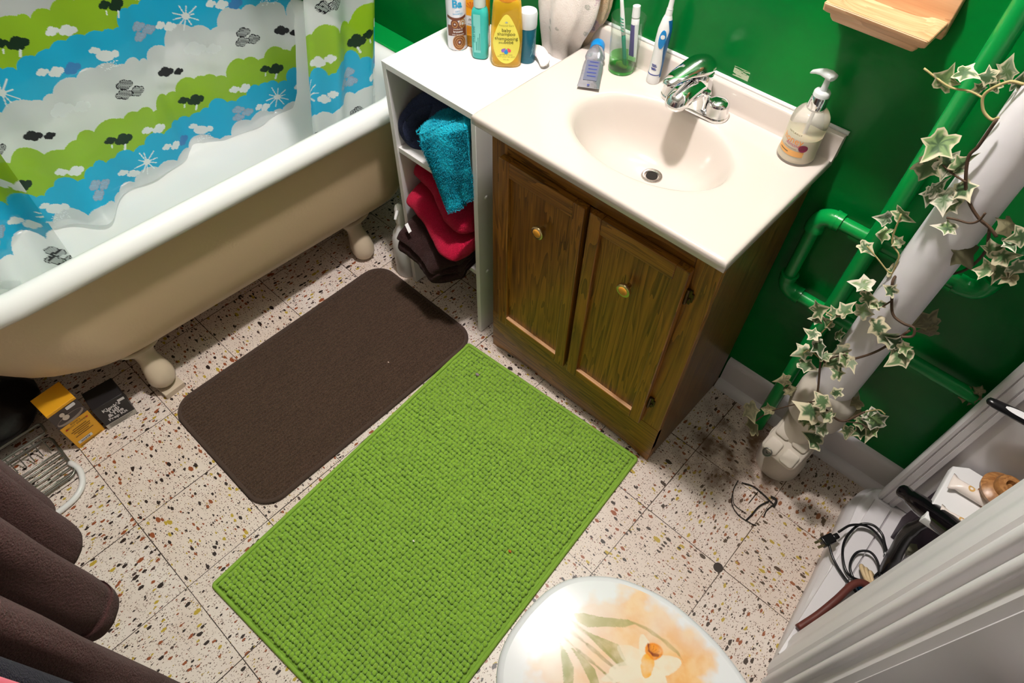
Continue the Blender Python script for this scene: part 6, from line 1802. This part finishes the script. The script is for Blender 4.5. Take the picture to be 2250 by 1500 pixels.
for k in range(5): paint(soft(segd([(1.348, .508), (1.338+.006*k, .519+.002*(k % 2))], X_, Y_), .0011), '#6e220a', .9)
# little signature-like stroke of the painter on the wash
paint(soft(segd([(1.235, .372), (1.248, .376), (1.262, .379)], X_, Y_)+np.abs(n2)*.004, .0012), '#caa277', .8)
lt = grid_obj('painted_top', PL, attr_mat('painted_lid', rough=.22, spec=.3), ld, colr=colr, wrap=True, label='watercolour daffodils on a peach wash')
b_ = MB()
bowl = [lidloop(.97, .391), lidloop(.985, .375), lidloop(.97, .345), lidloop(.88, .29), lidloop(.72, .22), lidloop(.60, .15), lidloop(.58, .10), lidloop(.62, .05), lidloop(.66, .02), lidloop(.67, .001)]
bowl = [[(x+.06*(1-k/9) if False else x+.012*k, y, z) for x, y, z in l] for k, l in enumerate(bowl)]
b_.loft(bowl); b_.build('bowl', M['porcelain'], to_, angle=180)
b_ = MB()
b_.loft([[(x, y, z) for x, y in rrect(1.655+i, 1.875, .205+i, .640-i, .03, 6)] for i, z in ((.02, .40), (.004, .44), (0, .74))]); b_.build('tank', M['porcelain'], to_, angle=50)
b_ = MB(); b_.loft([[(x, y, z) for x, y in rrect(1.645+i, 1.885, .195+i, .650-i, .03, 6)] for i, z in ((.004, .742), (0, .748), (0, .768), (.006, .776))]); b_.build('tank_lid', M['porcelain'], to_, angle=50)
b_ = MB(); b_.loft([[(x, y, z) for x, y in rrect(1.50, 1.80, .31, .53, .06, 6)] for z in (.002, .25)]); b_.box(1.56, 1.70, .30, .54, .25, .402); b_.build('pedestal', M['porcelain'], to_, angle=50)
for y in (.345, .495):
    m = MB(); m.lathe([(0, 0), (.012, 0), (.013, .003), (.013, .018), (.010, .022), (0, .023)], 1.583, y, .405, 18); m.build('hinge', M['white_plastic'], to_)

# ------------------------------------------------------------------ clothes hanging on the near wall, at the lower left
hk = thing('coat_hook_rail', 'wooden rail of hooks on the near wall that the brown robe hangs from', 'hook rail', (.72, -.40, 1.75))
MB().box(.42, .965, -.398, -.380, 1.70, 1.78).build('rail', M['pine'], hk, bevel=.003)
for x in (.50, .66, .82, .93):
    m = MB(); m.tube(bez([(x, -.379, 1.755), (x, -.30, 1.75), (x, -.20, 1.745), (x, -.155, 1.755), (x, -.145, 1.785)], 6), .006, 10); m.build('hook', M['brass'], hk, angle=180)
M['robe_brown'] = terry('brown_robe', '#4c3130', .35, bscale=350)
def lobe(mb, cx, cy, r, zb, zt=1.72, hook=(0, -.16), n=34, sx=1.0, sy=1.0, band=None, seed=0, round_=True):
    L = []
    zs = ([(zb, .25), (zb+.004, .62), (zb+.012, .88), (zb+.026, 1.0), (zb+.06, 1.03)] if round_ else [(zb, .95), (zb+.01, 1.0), (zb+.05, 1.0)])
    if band: zs += [(zb+band-.010, 1.0), (zb+band-.004, .94), (zb+band, .90), (zb+band+.006, .96), (zb+band+.03, 1.0)]
    z = zs[-1][0]+.05
    while z < zt: zs.append((z, 1.0)); z += .05
    zs.append((zt, .8))
    for z, k in zs:
        t = max(0, min(1, (z-1.15)/.6)); t = t*t*(3-2*t)
        x0 = cx+(hook[0]-cx)*t*.85; y0 = cy+(hook[1]-cy)*t
        l = []
        for i in range(n):
            a = 2*PI*i/n
            q = 1+.10*math.sin(2*a+seed+z*3)+.07*math.sin(3*a-seed+z*7)+.10*mnoise.noise((math.cos(a)*1.5+seed, math.sin(a)*1.5, z*9))
            l.append((x0+sx*r*k*q*math.cos(a), y0+sy*r*k*q*math.sin(a), z))
        L.append(l)
    mb.loft(L)
ro = thing('bathrobe', 'dark brown terry bathrobe hanging close by at the lower left', 'robe', (.72, -.1, .5))
m = MB(); lobe(m, .722, -.052, .036, .598, hook=(.66, -.16), band=.055, seed=1); m.build('sleeve', M['robe_brown'], ro, angle=180, sub=1)
m = MB(); lobe(m, .600, -.044, .034, .602, hook=(.60, -.17), seed=3); m.build('sleeve', M['robe_brown'], ro, angle=180, sub=1)
m = MB(); lobe(m, .500, -.052, .040, .60, hook=(.55, -.17), seed=5, sx=1.2); lobe(m, .62, -.11, .05, .52, hook=(.62, -.18), seed=9, sx=1.4); m.build('back_panel', M['robe_brown'], ro, angle=180, sub=1)
m = MB(); lobe(m, .845, -.066, .027, .42, hook=(.72, -.16), seed=7, round_=False); m.build('front_panel', M['robe_brown'], ro, angle=180, sub=1)
m = MB(); lobe(m, .903, -.083, .024, .42, hook=(.84, -.16), seed=11, round_=False)
tag(m.build('trousers', terry('navy_cloth', '#191726', .4), angle=180, sub=1), 'navy garment hanging beside the brown robe in the bottom left corner', 'clothing')
m = MB(); lobe(m, .932, -.071, .010, .45, hook=(.93, -.15), seed=13, round_=False)
tag(m.build('shirt', pmat('pink_cloth', '#e0486a', .8, sheen=.3), angle=180, sub=1), 'bright pink garment at the very bottom left corner of the picture', 'clothing')

# ------------------------------------------------------------------ GROUPS of repeats
for o in COL.objects:
    if o.parent is None and 'category' in o:
        k = o.name.split('.')[0]
        g = {'shampoo_bottle': 'bottles on the shelf top', 'lotion_bottle': 'bottles on the shelf top', 'folded_towel': 'towels in the shelf unit', 'draped_towel': 'towels in the shelf unit', 'lint': 'crumbs on the bath mats',
             'bath_mat': 'bath mats on the floor', 'wrapped_roll': 'wrapped rolls on the white lid', 'shower_curtain': 'pieces of the shower curtain'}.get(k)
        if g: o['group'] = g
